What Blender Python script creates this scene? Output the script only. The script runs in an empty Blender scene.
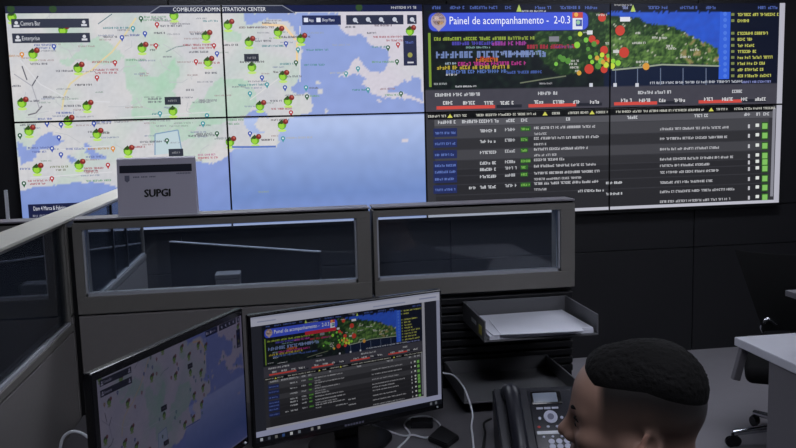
import bpy, bmesh, math, random
import numpy as np
from mathutils import Vector, Matrix, noise
from math import pi, sin, cos, radians
random.seed(7)
SC = bpy.context.scene
COL = SC.collection

# ------------------------------------------------------------------ camera
F_PX = 800.0
CAM_R = Vector((0.98854956, -0.14864691, -0.02595896))
CAM_U = Vector((0.04360932, 0.11674229, 0.99220435))
CAM_F = Vector((0.1444576, 0.98197522, -0.12188793))
CAM_C = Vector((1.55413462, -5.10841268, 1.63578979))
cam = bpy.data.cameras.new('camera')
cam.sensor_width = 36.0
cam.lens = F_PX / 796.0 * 36.0
cam.clip_start = 0.02
camo = bpy.data.objects.new('camera', cam)
COL.objects.link(camo)
camo.matrix_world = Matrix(((CAM_R.x, CAM_U.x, -CAM_F.x, CAM_C.x), (CAM_R.y, CAM_U.y, -CAM_F.y, CAM_C.y),
                            (CAM_R.z, CAM_U.z, -CAM_F.z, CAM_C.z), (0, 0, 0, 1)))
SC.camera = camo
SC.view_settings.view_transform = 'Standard'
SC.view_settings.look = 'None'
SC.view_settings.exposure = 0.0
SC.view_settings.gamma = 1.0
SC.view_settings.use_curve_mapping = False

Z0 = 1.03                      # underside of the video wall above the floor
PW, PH = 1.25, 0.684           # one display panel

def P(px, py):
    """a point of the photograph on the video wall, in metres from its lower left corner"""
    d = CAM_F + CAM_R * ((px - 398) / F_PX) + CAM_U * ((224 - py) / F_PX)
    t = -CAM_C.y / d.y
    q = CAM_C + d * t
    return (q.x, q.z - Z0)

def unP(x, v):
    q = Vector((x, 0, v + Z0)) - CAM_C
    z = q.dot(CAM_F)
    return (398 + F_PX * q.dot(CAM_R) / z, 224 - F_PX * q.dot(CAM_U) / z)

# --------------------------------------------------------------- materials
def lin(c):
    c = c / 255.0
    return c / 12.92 if c <= 0.04045 else ((c + 0.055) / 1.055) ** 2.4
def rgb(r, g, b): return (lin(r), lin(g), lin(b), 1.0)

def mat(name, col, rough=0.6, metal=0.0, spec=0.4, noise_amt=0.0, noise_scale=40.0, bump=0.0, bump_scale=200.0, coat=0.0):
    m = bpy.data.materials.new(name); m.use_nodes = True
    nt = m.node_tree; b = nt.nodes['Principled BSDF']
    b.inputs['Base Color'].default_value = rgb(*col)
    b.inputs['Roughness'].default_value = rough
    b.inputs['Metallic'].default_value = metal
    b.inputs['Specular IOR Level'].default_value = spec
    b.inputs['Coat Weight'].default_value = coat
    if noise_amt or bump:
        tc = nt.nodes.new('ShaderNodeTexCoord')
    if noise_amt:
        n = nt.nodes.new('ShaderNodeTexNoise'); n.inputs['Scale'].default_value = noise_scale; n.inputs['Detail'].default_value = 4
        nt.links.new(tc.outputs['Object'], n.inputs['Vector'])
        r = nt.nodes.new('ShaderNodeMix'); r.data_type = 'RGBA'
        c = rgb(*col)
        r.inputs['A'].default_value = tuple(x * (1 - noise_amt) for x in c[:3]) + (1,)
        r.inputs['B'].default_value = tuple(min(1, x * (1 + noise_amt)) for x in c[:3]) + (1,)
        nt.links.new(n.outputs['Fac'], r.inputs['Factor'])
        nt.links.new(r.outputs['Result'], b.inputs['Base Color'])
    if bump:
        n2 = nt.nodes.new('ShaderNodeTexNoise'); n2.inputs['Scale'].default_value = bump_scale
        nt.links.new(tc.outputs['Object'], n2.inputs['Vector'])
        bp = nt.nodes.new('ShaderNodeBump'); bp.inputs['Strength'].default_value = bump; bp.inputs['Distance'].default_value = 0.002
        nt.links.new(n2.outputs['Fac'], bp.inputs['Height']); nt.links.new(bp.outputs['Normal'], b.inputs['Normal'])
    return m

def emit_attr(name, strength):
    m = bpy.data.materials.new(name); m.use_nodes = True
    nt = m.node_tree; b = nt.nodes['Principled BSDF']
    a = nt.nodes.new('ShaderNodeAttribute'); a.attribute_name = 'Col'
    b.inputs['Base Color'].default_value = (0.004, 0.004, 0.005, 1)
    b.inputs['Roughness'].default_value = 0.45
    b.inputs['Specular IOR Level'].default_value = 0.25
    nt.links.new(a.outputs['Color'], b.inputs['Emission Color'])
    b.inputs['Emission Strength'].default_value = strength
    return m

def attr_mat(name, rough=0.6, bump=0.0, bscale=300, spec=0.35):
    m = mat(name, (100, 80, 70), rough, bump=bump, bump_scale=bscale, spec=spec)
    nt = m.node_tree
    a = nt.nodes.new('ShaderNodeAttribute'); a.attribute_name = 'Col'
    nt.links.new(a.outputs['Color'], nt.nodes['Principled BSDF'].inputs['Base Color'])
    return m

def glass_mat():
    m = bpy.data.materials.new('clear_glass'); m.use_nodes = True
    nt = m.node_tree; nt.nodes.clear()
    out = nt.nodes.new('ShaderNodeOutputMaterial')
    t = nt.nodes.new('ShaderNodeBsdfTransparent'); t.inputs['Color'].default_value = (0.86, 0.90, 0.93, 1)
    g = nt.nodes.new('ShaderNodeBsdfGlossy'); g.inputs['Roughness'].default_value = 0.03
    f = nt.nodes.new('ShaderNodeFresnel'); f.inputs['IOR'].default_value = 1.5
    mx = nt.nodes.new('ShaderNodeMixShader')
    nt.links.new(f.outputs[0], mx.inputs[0]); nt.links.new(t.outputs[0], mx.inputs[1]); nt.links.new(g.outputs[0], mx.inputs[2])
    # a weak bluish haze is put into the glass as translucent colour
    td = nt.nodes.new('ShaderNodeBsdfTranslucent'); td.inputs['Color'].default_value = (0.62, 0.72, 1.0, 1)
    m2 = nt.nodes.new('ShaderNodeMixShader'); m2.inputs[0].default_value = 0.024
    nt.links.new(mx.outputs[0], m2.inputs[1]); nt.links.new(td.outputs[0], m2.inputs[2])
    nt.links.new(m2.outputs[0], out.inputs[0])
    return m

M = {
 'floor': mat('grey_vinyl_floor', (128, 125, 130), 0.5, noise_amt=0.10, noise_scale=6, bump=0.05),
 'wall': mat('charcoal_wall_panel', (29, 29, 32), 0.55, noise_amt=0.06, noise_scale=5),
 'groove': mat('panel_groove', (10, 10, 11), 0.8),
 'ceiling': mat('grey_ceiling_tile', (120, 120, 120), 0.9, bump=0.3, bump_scale=90),
 'black': mat('black_plastic', (18, 18, 20), 0.45),
 'gloss': mat('glossy_black_plastic', (14, 14, 17), 0.25, spec=0.5),
 'frame': mat('grey_brown_laminate_frame', (112, 109, 105), 0.5, noise_amt=0.05, noise_scale=12),
 'cap': mat('grey_partition_cap', (135, 132, 138), 0.4),
 'capb': mat('pale_beige_partition_cap', (205, 202, 190), 0.45, noise_amt=0.05, noise_scale=25),
 'bead': mat('pale_glazing_bead', (170, 172, 180), 0.35),
 'fabric': mat('grey_partition_board', (116, 112, 111), 0.8, noise_amt=0.06, noise_scale=60, bump=0.15, bump_scale=500),
 'slat': mat('dark_slatwall', (19, 19, 22), 0.5),
 'glass': glass_mat(),
 'desk': mat('grey_desk_laminate', (92, 90, 94), 0.45, noise_amt=0.04, noise_scale=30),
 'desklight': mat('pale_grey_desk_laminate', (196, 196, 204), 0.4, noise_amt=0.04, noise_scale=30),
 'deskside': mat('grey_desk_panel', (104, 102, 106), 0.5),
 'tray': mat('dark_grey_tray', (95, 95, 98), 0.45),
 'paper': mat('white_paper', (215, 216, 226), 0.8),
 'pink': mat('pink_paper', (200, 110, 125), 0.8),
 'yellow': mat('yellow_sticker', (190, 180, 80), 0.7),
 'sign': mat('grey_sign_card', (184, 179, 194), 0.6),
 'navy': mat('navy_print', (14, 17, 40), 0.6),
 'ink': mat('black_print', (14, 14, 18), 0.6),
 'faint': mat('grey_print', (105, 105, 125), 0.6),
 'white': mat('white_plastic', (205, 208, 214), 0.45),
 'cable': mat('grey_white_cable', (190, 192, 198), 0.5),
 'chrome': mat('chrome', (200, 202, 208), 0.18, metal=1.0),
 'mesh': mat('black_chair_fabric', (9, 9, 10), 0.9, spec=.15, bump=0.3, bump_scale=400),
 'armgrey': mat('grey_arm_pad', (105, 105, 112), 0.5),
 'phone': mat('blue_black_phone_plastic', (26, 27, 36), 0.4),
 'lcd': mat('grey_phone_lcd', (128, 136, 150), 0.3),
 'key': mat('pale_phone_key', (178, 180, 198), 0.4),
 'red': mat('red_lamp_lens', (200, 60, 55), 0.4),
 'skin': None, 'hair': None,
 'shirt': mat('dark_navy_uniform_cloth', (28, 30, 40), 0.85, bump=0.2, bump_scale=600),
 'trouser': mat('black_trouser_cloth', (22, 22, 26), 0.85, bump=0.2, bump_scale=600),
 'shoe': mat('black_shoe_leather', (14, 14, 15), 0.35),
 'eye': mat('eye_white', (150, 142, 138), 0.25),
 'wallscreen': emit_attr('lit_video_wall_picture', 1.0),
 'screenR': emit_attr('lit_monitor_picture', 0.42),
 'screenL': emit_attr('angle_dimmed_monitor_picture', 0.095),  # dimming of the grazing view is put into the emission strength
}
def lamp_mat(s):
    m = bpy.data.materials.new('lit_diffuser'); m.use_nodes = True
    b = m.node_tree.nodes['Principled BSDF']
    b.inputs['Emission Color'].default_value = (0.88, 0.92, 1.05, 1); b.inputs['Emission Strength'].default_value = s
    return m
M['lamp'] = lamp_mat(13.0)

# ----------------------------------------------------------- mesh helpers
class MB:
    def __init__(s): s.bm = bmesh.new()
    def box(s, x0, x1, y0, y1, z0, z1, bevel=0.0, rot=None, seg=2):
        c = Vector(((x0 + x1) / 2, (y0 + y1) / 2, (z0 + z1) / 2))
        mtx = Matrix.Translation(c) @ Matrix.Diagonal((abs(x1 - x0), abs(y1 - y0), abs(z1 - z0), 1))
        r = bmesh.ops.create_cube(s.bm, size=1.0, matrix=mtx)
        vs = r['verts']
        if bevel:
            es = list({e for v in vs for e in v.link_edges})
            rb = bmesh.ops.bevel(s.bm, geom=es, offset=bevel, segments=seg, affect='EDGES', profile=0.5)
            vs = list({v for f in rb['faces'] for v in f.verts} | {v for v in vs if v.is_valid})
        if rot is not None:
            bmesh.ops.transform(s.bm, matrix=rot, verts=[v for v in vs if v.is_valid])
        return vs
    def cyl(s, c, r, h, axis='z', seg=24, r2=None, rot=None):
        mtx = Matrix.Translation(Vector(c))
        if axis == 'x': mtx = mtx @ Matrix.Rotation(pi / 2, 4, 'Y')
        if axis == 'y': mtx = mtx @ Matrix.Rotation(pi / 2, 4, 'X')
        if rot is not None: mtx = mtx @ rot
        return bmesh.ops.create_cone(s.bm, cap_ends=True, segments=seg, radius1=r, radius2=r if r2 is None else r2, depth=h, matrix=mtx)['verts']
    def ball(s, c, r, scale=(1, 1, 1), u=20, v=12):
        mtx = Matrix.Translation(Vector(c)) @ Matrix.Diagonal((*scale, 1))
        return bmesh.ops.create_uvsphere(s.bm, u_segments=u, v_segments=v, radius=r, matrix=mtx)['verts']
    def prism(s, pts, z0, z1, bevel=0.0):
        lo = [s.bm.verts.new((x, y, z0)) for x, y in pts]; hi = [s.bm.verts.new((x, y, z1)) for x, y in pts]
        n = len(pts)
        fs = [s.bm.faces.new(lo[::-1]), s.bm.faces.new(hi)]
        for i in range(n): fs.append(s.bm.faces.new((lo[i], lo[(i + 1) % n], hi[(i + 1) % n], hi[i])))
        if bevel:
            bmesh.ops.bevel(s.bm, geom=list({e for f in fs for e in f.edges}), offset=bevel, segments=2, affect='EDGES')
    def extrude_yz(s, pts, x0, x1):
        lo = [s.bm.verts.new((x0, y, z)) for y, z in pts]; hi = [s.bm.verts.new((x1, y, z)) for y, z in pts]
        n = len(pts)
        s.bm.faces.new(lo[::-1]); s.bm.faces.new(hi)
        for i in range(n): s.bm.faces.new((lo[i], lo[(i + 1) % n], hi[(i + 1) % n], hi[i]))
    def tube(s, path, r, seg=10, smooth_n=6, closed=False):
        pts = [Vector(p) for p in path]
        if smooth_n > 1: pts = catmull(pts, smooth_n, closed)
        rr = r if callable(r) else (lambda t: r)
        n = len(pts); rings = []
        prev = None
        for i, p in enumerate(pts):
            a = pts[max(0, i - 1)] if not closed else pts[i - 1]
            b = pts[min(n - 1, i + 1)] if not closed else pts[(i + 1) % n]
            t = (b - a).normalized()
            if prev is None:
                up = Vector((0, 0, 1)) if abs(t.z) < 0.9 else Vector((1, 0, 0))
                nrm = t.cross(up).normalized()
            else:
                nrm = (prev - t * prev.dot(t)).normalized()
            prev = nrm
            bn = t.cross(nrm)
            q = rr(i / max(1, n - 1))
            rings.append([s.bm.verts.new(p + (nrm * cos(2 * pi * k / seg) + bn * sin(2 * pi * k / seg)) * q) for k in range(seg)])
        m = n if closed else n - 1
        for i in range(m):
            A, B = rings[i], rings[(i + 1) % n]
            for k in range(seg): s.bm.faces.new((A[k], A[(k + 1) % seg], B[(k + 1) % seg], B[k]))
        if not closed:
            s.bm.faces.new(rings[0][::-1]); s.bm.faces.new(rings[-1])
    def build(s, name, m, parent=None, smooth=False, loc=None, rotz=None):
        bmesh.ops.recalc_face_normals(s.bm, faces=s.bm.faces[:])
        me = bpy.data.meshes.new(name); s.bm.to_mesh(me); s.bm.free()
        ms = m if isinstance(m, (list, tuple)) else [m]
        for q in ms: me.materials.append(q)
        if smooth:
            for p in me.polygons: p.use_smooth = True
            try: me.set_sharp_from_angle(angle=radians(38))
            except Exception: pass
        o = bpy.data.objects.new(name, me); COL.objects.link(o)
        if parent: o.parent = parent
        if loc is not None: o.location = loc
        if rotz is not None: o.rotation_euler = (0, 0, rotz)
        return o

def catmull(pts, n, closed=False):
    out = []; N = len(pts)
    for i in range(N if closed else N - 1):
        if closed: p0, p1, p2, p3 = pts[i - 1], pts[i], pts[(i + 1) % N], pts[(i + 2) % N]
        else: p0, p1, p2, p3 = pts[max(0, i - 1)], pts[i], pts[i + 1], pts[min(N - 1, i + 2)]
        for k in range(n):
            t = k / n
            out.append(0.5 * ((2 * p1) + (p2 - p0) * t + (2 * p0 - 5 * p1 + 4 * p2 - p3) * t * t + (3 * p1 - p0 - 3 * p2 + p3) * t ** 3))
    if not closed: out.append(pts[-1])
    return out

def tag(o, label, cat, group=None, kind=None):
    o['label'] = label; o['category'] = cat
    if group: o['group'] = group
    if kind: o['kind'] = kind
    return o
def thing(name, label, cat, loc=(0, 0, 0), rotz=0.0, group=None):
    o = bpy.data.objects.new(name, None); COL.objects.link(o)
    o.empty_display_size = 0.1
    o.location = loc; o.rotation_euler = (0, 0, rotz)
    return tag(o, label, cat, group)
def struct(o): o['kind'] = 'structure'; return o
def copy_tree(o, parent=None):
    c = o.copy(); COL.objects.link(c)
    if parent: c.parent = parent
    for ch in list(o.children): copy_tree(ch, c)
    return c

# ------------------------------------------------------------- the canvas
# pictures shown on the screens: flat coloured shapes in wall metres (x right, v up)
def text_tris(s):
    cu = bpy.data.curves.new('lettering', 'FONT'); cu.body = s; cu.resolution_u = 2
    o = bpy.data.objects.new('lettering', cu); COL.objects.link(o)
    dg = bpy.context.evaluated_depsgraph_get()
    me = o.evaluated_get(dg).to_mesh()
    me.calc_loop_triangles()
    vs = [(v.co.x, v.co.y) for v in me.vertices]
    tr = [[vs[i] for i in t.vertices] for t in me.loop_triangles]
    o.evaluated_get(dg).to_mesh_clear()
    bpy.data.objects.remove(o); bpy.data.curves.remove(cu)
    w = max(v[0] for v in vs)
    return tr, w, vs

class Canvas:
    def __init__(s): s.polys = []; s.base = None; s.rnd = random.Random(3)
    def add(s, pts, col, layer=1): s.polys.append((pts, col, layer))
    def ppoly(s, pxs, col, layer=1): s.add([P(*q) for q in pxs], col, layer)
    def rect(s, x0, y0, x1, y1, col, layer=1): s.add([(x0, y0), (x1, y0), (x1, y1), (x0, y1)], col, layer)
    def prect(s, a, b, col, layer=1):
        (x0, y1), (x1, y0) = P(*a), P(*b)
        s.rect(x0, y0, x1, y1, col, layer); return x0, y0, x1, y1
    def disc(s, x, y, r, col, layer=1, n=12, sy=1.0):
        s.add([(x + r * cos(2 * pi * k / n), y + r * sy * sin(2 * pi * k / n)) for k in range(n)], col, layer)
    def line(s, x0, y0, x1, y1, w, col, layer=1):
        dx, dy = x1 - x0, y1 - y0; L = math.hypot(dx, dy) or 1e-6
        nx, ny = -dy / L * w / 2, dx / L * w / 2
        s.add([(x0 + nx, y0 + ny), (x0 - nx, y0 - ny), (x1 - nx, y1 - ny), (x1 + nx, y1 + ny)], col, layer)
    def pline(s, pxs, w, col, layer=1):
        q = [P(*a) for a in pxs]
        for a, b in zip(q, q[1:]): s.line(*a, *b, w, col, layer)
    def text(s, t, x, y, h, col, layer=3, width=None):
        tr, w, vs = text_tris(t)
        sx = (width / w) if width else h; sy = h / 0.72
        for p in tr: s.add([(x + a * sx, y + b * sy) for a, b in p], col, layer)
    def words(s, x0, y, x1, h, col, layer=3, gap=0.16):
        """a line of lettering too small to read: broken strokes grouped into words"""
        y += h * .12; h *= .76; col = tuple(q * .86 for q in col)
        r = s.rnd; x = x0; cw = h * 0.72; n = 0; wl = r.randint(3, 8)
        while x < x1 - cw * 0.5:
            if n >= wl: x += cw * 0.75; n = 0; wl = r.randint(2, 9); continue
            k = r.randint(0, 4); th = h * 0.26; w = cw * 0.78
            if k in (0, 1, 3): s.rect(x, y, x + th, y + h, col, layer)
            if k in (0, 2, 4): s.rect(x + w - th, y, x + w, y + h * r.choice((1, .7)), col, layer)
            if k in (1, 2, 0): s.rect(x, y + h - th, x + w, y + h, col, layer)
            if k in (1, 4): s.rect(x, y, x + w, y + th, col, layer)
            if k in (3, 4): s.rect(x, y + h * .4, x + w, y + h * .4 + th, col, layer)
            x += cw; n += 1
    def pwords(s, a, bx, h, col, layer=3):
        x0, y = P(*a); x1, _ = P(bx, a[1]); s.words(x0, y - h / 2, x1, h, col, layer)

def clip(poly, x0, y0, x1, y1):
    def cut(pts, f, g):
        out = []
        for i in range(len(pts)):
            a, b = pts[i - 1], pts[i]; fa, fb = f(a), f(b)
            if (fa >= 0) != (fb >= 0):
                t = fa / (fa - fb); out.append((a[0] + (b[0] - a[0]) * t, a[1] + (b[1] - a[1]) * t))
            if fb >= 0: out.append(b)
        return out
    for f in (lambda p: p[0] - x0, lambda p: x1 - p[0], lambda p: p[1] - y0, lambda p: y1 - p[1]):
        poly = cut(poly, f, None)
        if len(poly) < 3: return None
    return poly

def tri_fan(pts):
    """concave outlines are cut into triangles"""
    if len(pts) < 5: return [pts]
    from mathutils.geometry import tessellate_polygon
    t = tessellate_polygon([[Vector((a, b, 0)) for a, b in pts]])
    return [[pts[i] for i in k] for k in t]

def picture(name, cv, src, dst, m, parent, nx=120, ny=66, extra=None, gain=1.0, step=0.00025):
    """the part src=(x0,v0,x1,v1) of a canvas as a mesh in the local plane y=0 facing -y, filling dst=(x0,z0,x1,z1)"""
    sx0, sy0, sx1, sy1 = src; dx0, dz0, dx1, dz1 = dst
    kx, ky = (dx1 - dx0) / (sx1 - sx0), (dz1 - dz0) / (sy1 - sy0)
    verts, faces, cols = [], [], []
    n0 = 0
    gx = [sx0 + (sx1 - sx0) * i / nx for i in range(nx + 1)]; gy = [sy0 + (sy1 - sy0) * j / ny for j in range(ny + 1)]
    gc = []
    for y in gy:
        for x in gx:
            verts.append((dx0 + (x - sx0) * kx, 0.0, dz0 + (y - sy0) * ky)); gc.append(cv.base(x, y))
    for j in range(ny):
        for i in range(nx):
            a = j * (nx + 1) + i
            f = (a, a + 1, a + nx + 2, a + nx + 1); faces.append(f); cols += [gc[k] for k in f]
    for pts, c, layer in cv.polys:
        for t in tri_fan(pts):
            q = clip(t, sx0, sy0, sx1, sy1)
            if not q: continue
            ar = sum(q[i - 1][0] * q[i][1] - q[i][0] * q[i - 1][1] for i in range(len(q)))
            if abs(ar) < 1e-9: continue
            if ar < 0: q = q[::-1]
            b = len(verts)
            verts += [(dx0 + (x - sx0) * kx, -step * layer, dz0 + (y - sy0) * ky) for x, y in q]
            faces.append(tuple(range(b, b + len(q)))); cols += [c] * len(q)
    for pts, c, layer in (extra or []):        # shapes given directly in dst space
        b = len(verts); verts += [(x, -step * layer, z) for x, z in pts]
        faces.append(tuple(range(b, b + len(pts)))); cols += [c] * len(pts)
    me = bpy.data.meshes.new(name); me.from_pydata(verts, [], faces)
    at = me.color_attributes.new('Col', 'FLOAT_COLOR', 'CORNER')
    arr = np.ones((len(cols), 4), np.float32)
    c3 = np.array(cols, np.float64)[:, :3] / 255.0
    arr[:, :3] = np.where(c3 <= 0.04045, c3 / 12.92, ((c3 + 0.055) / 1.055) ** 2.4) * np.array(gain)
    at.data.foreach_set('color', arr.ravel())
    me.materials.append(m)
    o = bpy.data.objects.new(name, me); COL.objects.link(o); o.parent = parent
    return o

def inside(x, y, poly):
    r = False; n = len(poly); j = n - 1
    for i in range(n):
        xi, yi = poly[i]; xj, yj = poly[j]
        if (yi > y) != (yj > y) and x < (xj - xi) * (y - yi) / (yj - yi) + xi: r = not r
        j = i
    return r
def mixc(a, b, t): t = max(0, min(1, t)); return tuple(a[i] + (b[i] - a[i]) * t for i in range(3))

# ------------------------------------------------ picture 1: the street map
MAP = Canvas()
SEA = [
 [(243, 13), (247, 25), (256, 23), (264, 20), (272, 19), (281, 20), (288, 22), (293, 28), (297, 35), (300, 42), (303, 52), (300, 60), (300, 75),
  (297, 83), (290, 88), (294, 93), (302, 95), (306, 92), (312, 97), (313, 107), (309, 113), (300, 115), (285, 120), (279, 130), (279, 141), (277, 147),
  (250, 148), (233, 149), (226, 157), (213, 164), (198, 161), (150, 174), (118, 188), (105, 183), (80, 182), (62, 184), (40, 187), (22, 190), (15, 192), (15, 230),
  (440, 230), (440, 104), (423, 104), (412, 99), (396, 98), (384, 97), (372, 95), (368, 89), (362, 84), (366, 79), (362, 75), (352, 74), (346, 77), (338, 76), (349, 69),
  (353, 60), (358, 57), (363, 64), (370, 71), (381, 73), (386, 68), (388, 62), (389, 54), (386, 48), (378, 47), (370, 46), (367, 39), (361, 34), (350, 36), (345, 32), (338, 26), (338, 13)],
 [(413, 77), (421, 79), (423, 101), (414, 97), (402, 92), (386, 92), (389, 88), (398, 86), (404, 80), (409, 82)],
 [(41, 136), (50, 132), (58, 136), (64, 141), (58, 146), (48, 148), (40, 150), (35, 158), (29, 162), (27, 152), (34, 144)],
 [(66, 157), (72, 155), (78, 161), (72, 163)], [(84, 142), (90, 145), (96, 153), (106, 156), (108, 159), (92, 160), (86, 152)],
 [(18, 140), (28, 150), (30, 160), (22, 165), (17, 150)],
]
LAGOON = ((257, 122, 12.5), (263, 124, 7.5))
ISLES = [(326, 111, 2.5), (405, 140, 3.5), (379, 101, 2), (318, 82, 2.5), (320, 91, 3), (386, 99, 1.6)]
GREEN = [
 [(85, 52), (90, 40), (100, 37), (112, 45), (124, 55), (116, 64), (100, 63), (86, 60)],
 [(122, 57), (138, 60), (150, 78), (156, 78), (166, 70), (176, 60), (180, 70), (174, 92), (178, 108), (170, 120), (134, 122), (131, 100), (126, 80)],
 [(222, 31), (240, 32), (240, 41), (222, 41)], [(188, 112), (200, 98), (220, 78), (250, 82), (258, 100), (244, 118), (224, 124), (190, 126)],
 [(150, 118), (196, 116), (196, 140), (150, 142)], [(56, 60), (70, 56), (80, 44), (90, 50), (84, 60), (66, 66)],
]
ROADS = [([(62, 110), (64, 96), (70, 84), (80, 76), (92, 70), (100, 62), (112, 52), (124, 36), (136, 18)], (220, 206, 164), 0.010),
         ([(20, 60), (40, 84), (70, 100), (110, 102)], (214, 214, 218), 0.007), ([(14, 74), (32, 86), (40, 110)], (170, 170, 178), 0.006),
         ([(22, 66), (27, 80)], (100, 100, 110), 0.007), ([(32, 86), (38, 76)], (100, 100, 110), 0.007), ([(28, 115), (36, 113), (42, 106)], (120, 118, 125), 0.008),
         ([(166, 52), (176, 47), (190, 45)], (130, 150, 150), 0.006), ([(262, 24), (284, 26), (296, 40)], (235, 205, 165), 0.016), ([(297, 42), (297, 62)], (235, 205, 150), 0.012),
         ([(98, 24), (112, 14)], (90, 120, 130), 0.005), ([(60, 150), (110, 146)], (214, 214, 218), 0.006), ([(30, 178), (112, 172)], (214, 214, 218), 0.006),
         ([(120, 118), (210, 112)], (208, 216, 212), 0.006), ([(300, 26), (300, 82)], (215, 215, 218), 0.007), ([(250, 100), (290, 70)], (214, 214, 214), 0.006)]
def map_base(x, v):
    px, py = unP(x, v)
    n1 = noise.noise(Vector((px * .09, py * .09, 0))); n2 = noise.noise(Vector((px * .3, py * .3, 5))); n3 = noise.noise(Vector((px * .035, py * .035, 9)))
    qx, qy = px + n2 * 1.6, py + noise.noise(Vector((px * .3, py * .3, 20))) * 1.6
    if py < 13.6 + 0: pass
    sea = any(inside(qx, qy, p) for p in SEA)
    if math.hypot(qx - LAGOON[0][0], qy - LAGOON[0][1]) < LAGOON[0][2] and math.hypot(qx - LAGOON[1][0], qy - LAGOON[1][1]) > LAGOON[1][2]: sea = True
    if sea and any(math.hypot(qx - a, (qy - b) * 1.3) < r for a, b, r in ISLES): sea = False
    if sea:
        c = (142, 160, 214)
        if px > 232 and v < 0.67:      # viewing-angle shading of the lower panels, put into the sea colour
            t = 1 - v / 0.67
            c = mixc((178, 194, 232), (112, 138, 196), t / 0.72) if t < 0.72 else mixc((112, 138, 196), (132, 152, 212), (t - .72) / .28)
        elif v < 0.67: c = mixc((140, 158, 214), (116, 140, 200), (0.67 - v) / 0.4 - .6)  # viewing-angle darkening in the colour, left part
        return tuple(q * (1 + 0.03 * n1) for q in c)
    land = mixc((200, 201, 206), (211, 209, 210), n3 + .5)
    if px > 340: land = (208, 203, 214)
    g = 0
    for p in GREEN:
        if inside(qx + n1 * 5, qy + n1 * 5, p): g = 1
    g2 = max(0, noise.noise(Vector((px * .022 + 3, py * .022, 2))) * 1.3 - .1)
    land = mixc(land, (170, 206, 182), min(1, (0.72 if g else 0) + g2 * (0.8 if px < 300 else 0.2)) * (0.85 + .3 * n1))
    return tuple(q * (1 + 0.035 * n2) for q in land)
MAP.base = map_base
for pts, c, w in ROADS: MAP.pline(pts, w, c, 1)
rr = random.Random(11)
for k in range(46):                                   # fine street lines over the land
    a = (rr.uniform(20, 215), rr.uniform(20, 175)); b = (a[0] + rr.uniform(-26, 26), a[1] + rr.uniform(-14, 14))
    if any(inside(*a, p) or inside(*b, p) for p in SEA): continue
    MAP.pline([a, ((a[0] + b[0]) / 2 + rr.uniform(-4, 4), (a[1] + b[1]) / 2 + rr.uniform(-3, 3)), b], 0.004, (190, 192, 196), 1)
DARK = (36, 40, 56)
def marker(px, py, red=True, s=1.0):
    x, v = P(px, py); r = 0.0275 * s
    MAP.disc(x, v - r * 1.25, r * .95, (190, 224, 120), 2, sy=.35)
    MAP.disc(x, v, r, (104, 164, 44), 3); MAP.disc(x - r * .1, v - r * .25, r * .62, (152, 208, 62), 4)
    MAP.add([(x - r * 1.0, v + r * .35), (x, v + r * 1.25), (x + r * .55, v + r * .55), (x, v + r * .2)], (52, 78, 36), 5)
    if red:
        MAP.disc(x + r * .85, v + r * .75, r * .62, (126, 46, 42), 6); MAP.disc(x + r * .95, v + r * .95, r * .26, (186, 92, 80), 7)
def pin(px, py, col):
    x, v = P(px, py); r = 0.0135
    MAP.disc(x, v + r * .3, r, col, 3); MAP.add([(x - r * .8, v), (x, v - r * 1.7), (x + r * .8, v)], col, 3); MAP.disc(x, v + r * .3, r * .42, (226, 228, 236), 4)
for q in [(63, 30), (33, 54), (78, 68), (22, 103), (87, 106), (29, 131), (68, 121), (97, 134), (128, 151), (37, 169), (79, 165), (142, 48), (206, 36), (208, 62), (228, 25), (249, 42), (278, 32), (301, 39), (283, 76), (288, 101), (260, 106), (282, 125), (255, 140), (230, 142), (410, 31)]: marker(*q)
for q in [(173, 111), (252, 67), (174, 15.5), (12, 17)]: marker(*q, red=False)
BL, RD, GN, OR, TL = (62, 84, 170), (176, 52, 56), (40, 92, 60), (214, 140, 60), (70, 150, 160)
for q in [(54, 47), (122, 38), (145, 34), (94, 124), (47, 124), (59, 138), (52, 149), (61, 155), (286, 44), (262, 78), (285, 88), (250, 134), (61, 125), (217, 54)]: pin(*q, BL)
for q in [(133, 29), (160, 114), (267, 85), (250, 94), (306, 88), (346, 74), (358, 69), (368, 90), (298, 50), (207, 116), (203, 124), (283, 139)]: pin(*q, TL)
for q in [(157, 25), (156, 46), (115, 63), (97, 78), (214, 46), (196, 62), (108, 165.5), (52, 179), (291, 113), (398, 45)]: pin(*q, RD)
for q in [(22, 55), (113, 149)]: pin(*q, OR)
for q in [(296, 63), (307, 97), (388, 48), (397, 62), (401, 94), (20, 136), (24, 184), (167, 141), (217, 134), (141, 19)]: pin(*q, GN)
GY, BT, RT, GT = (96, 98, 112), (96, 112, 190), (190, 84, 96), (110, 176, 130)
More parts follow.
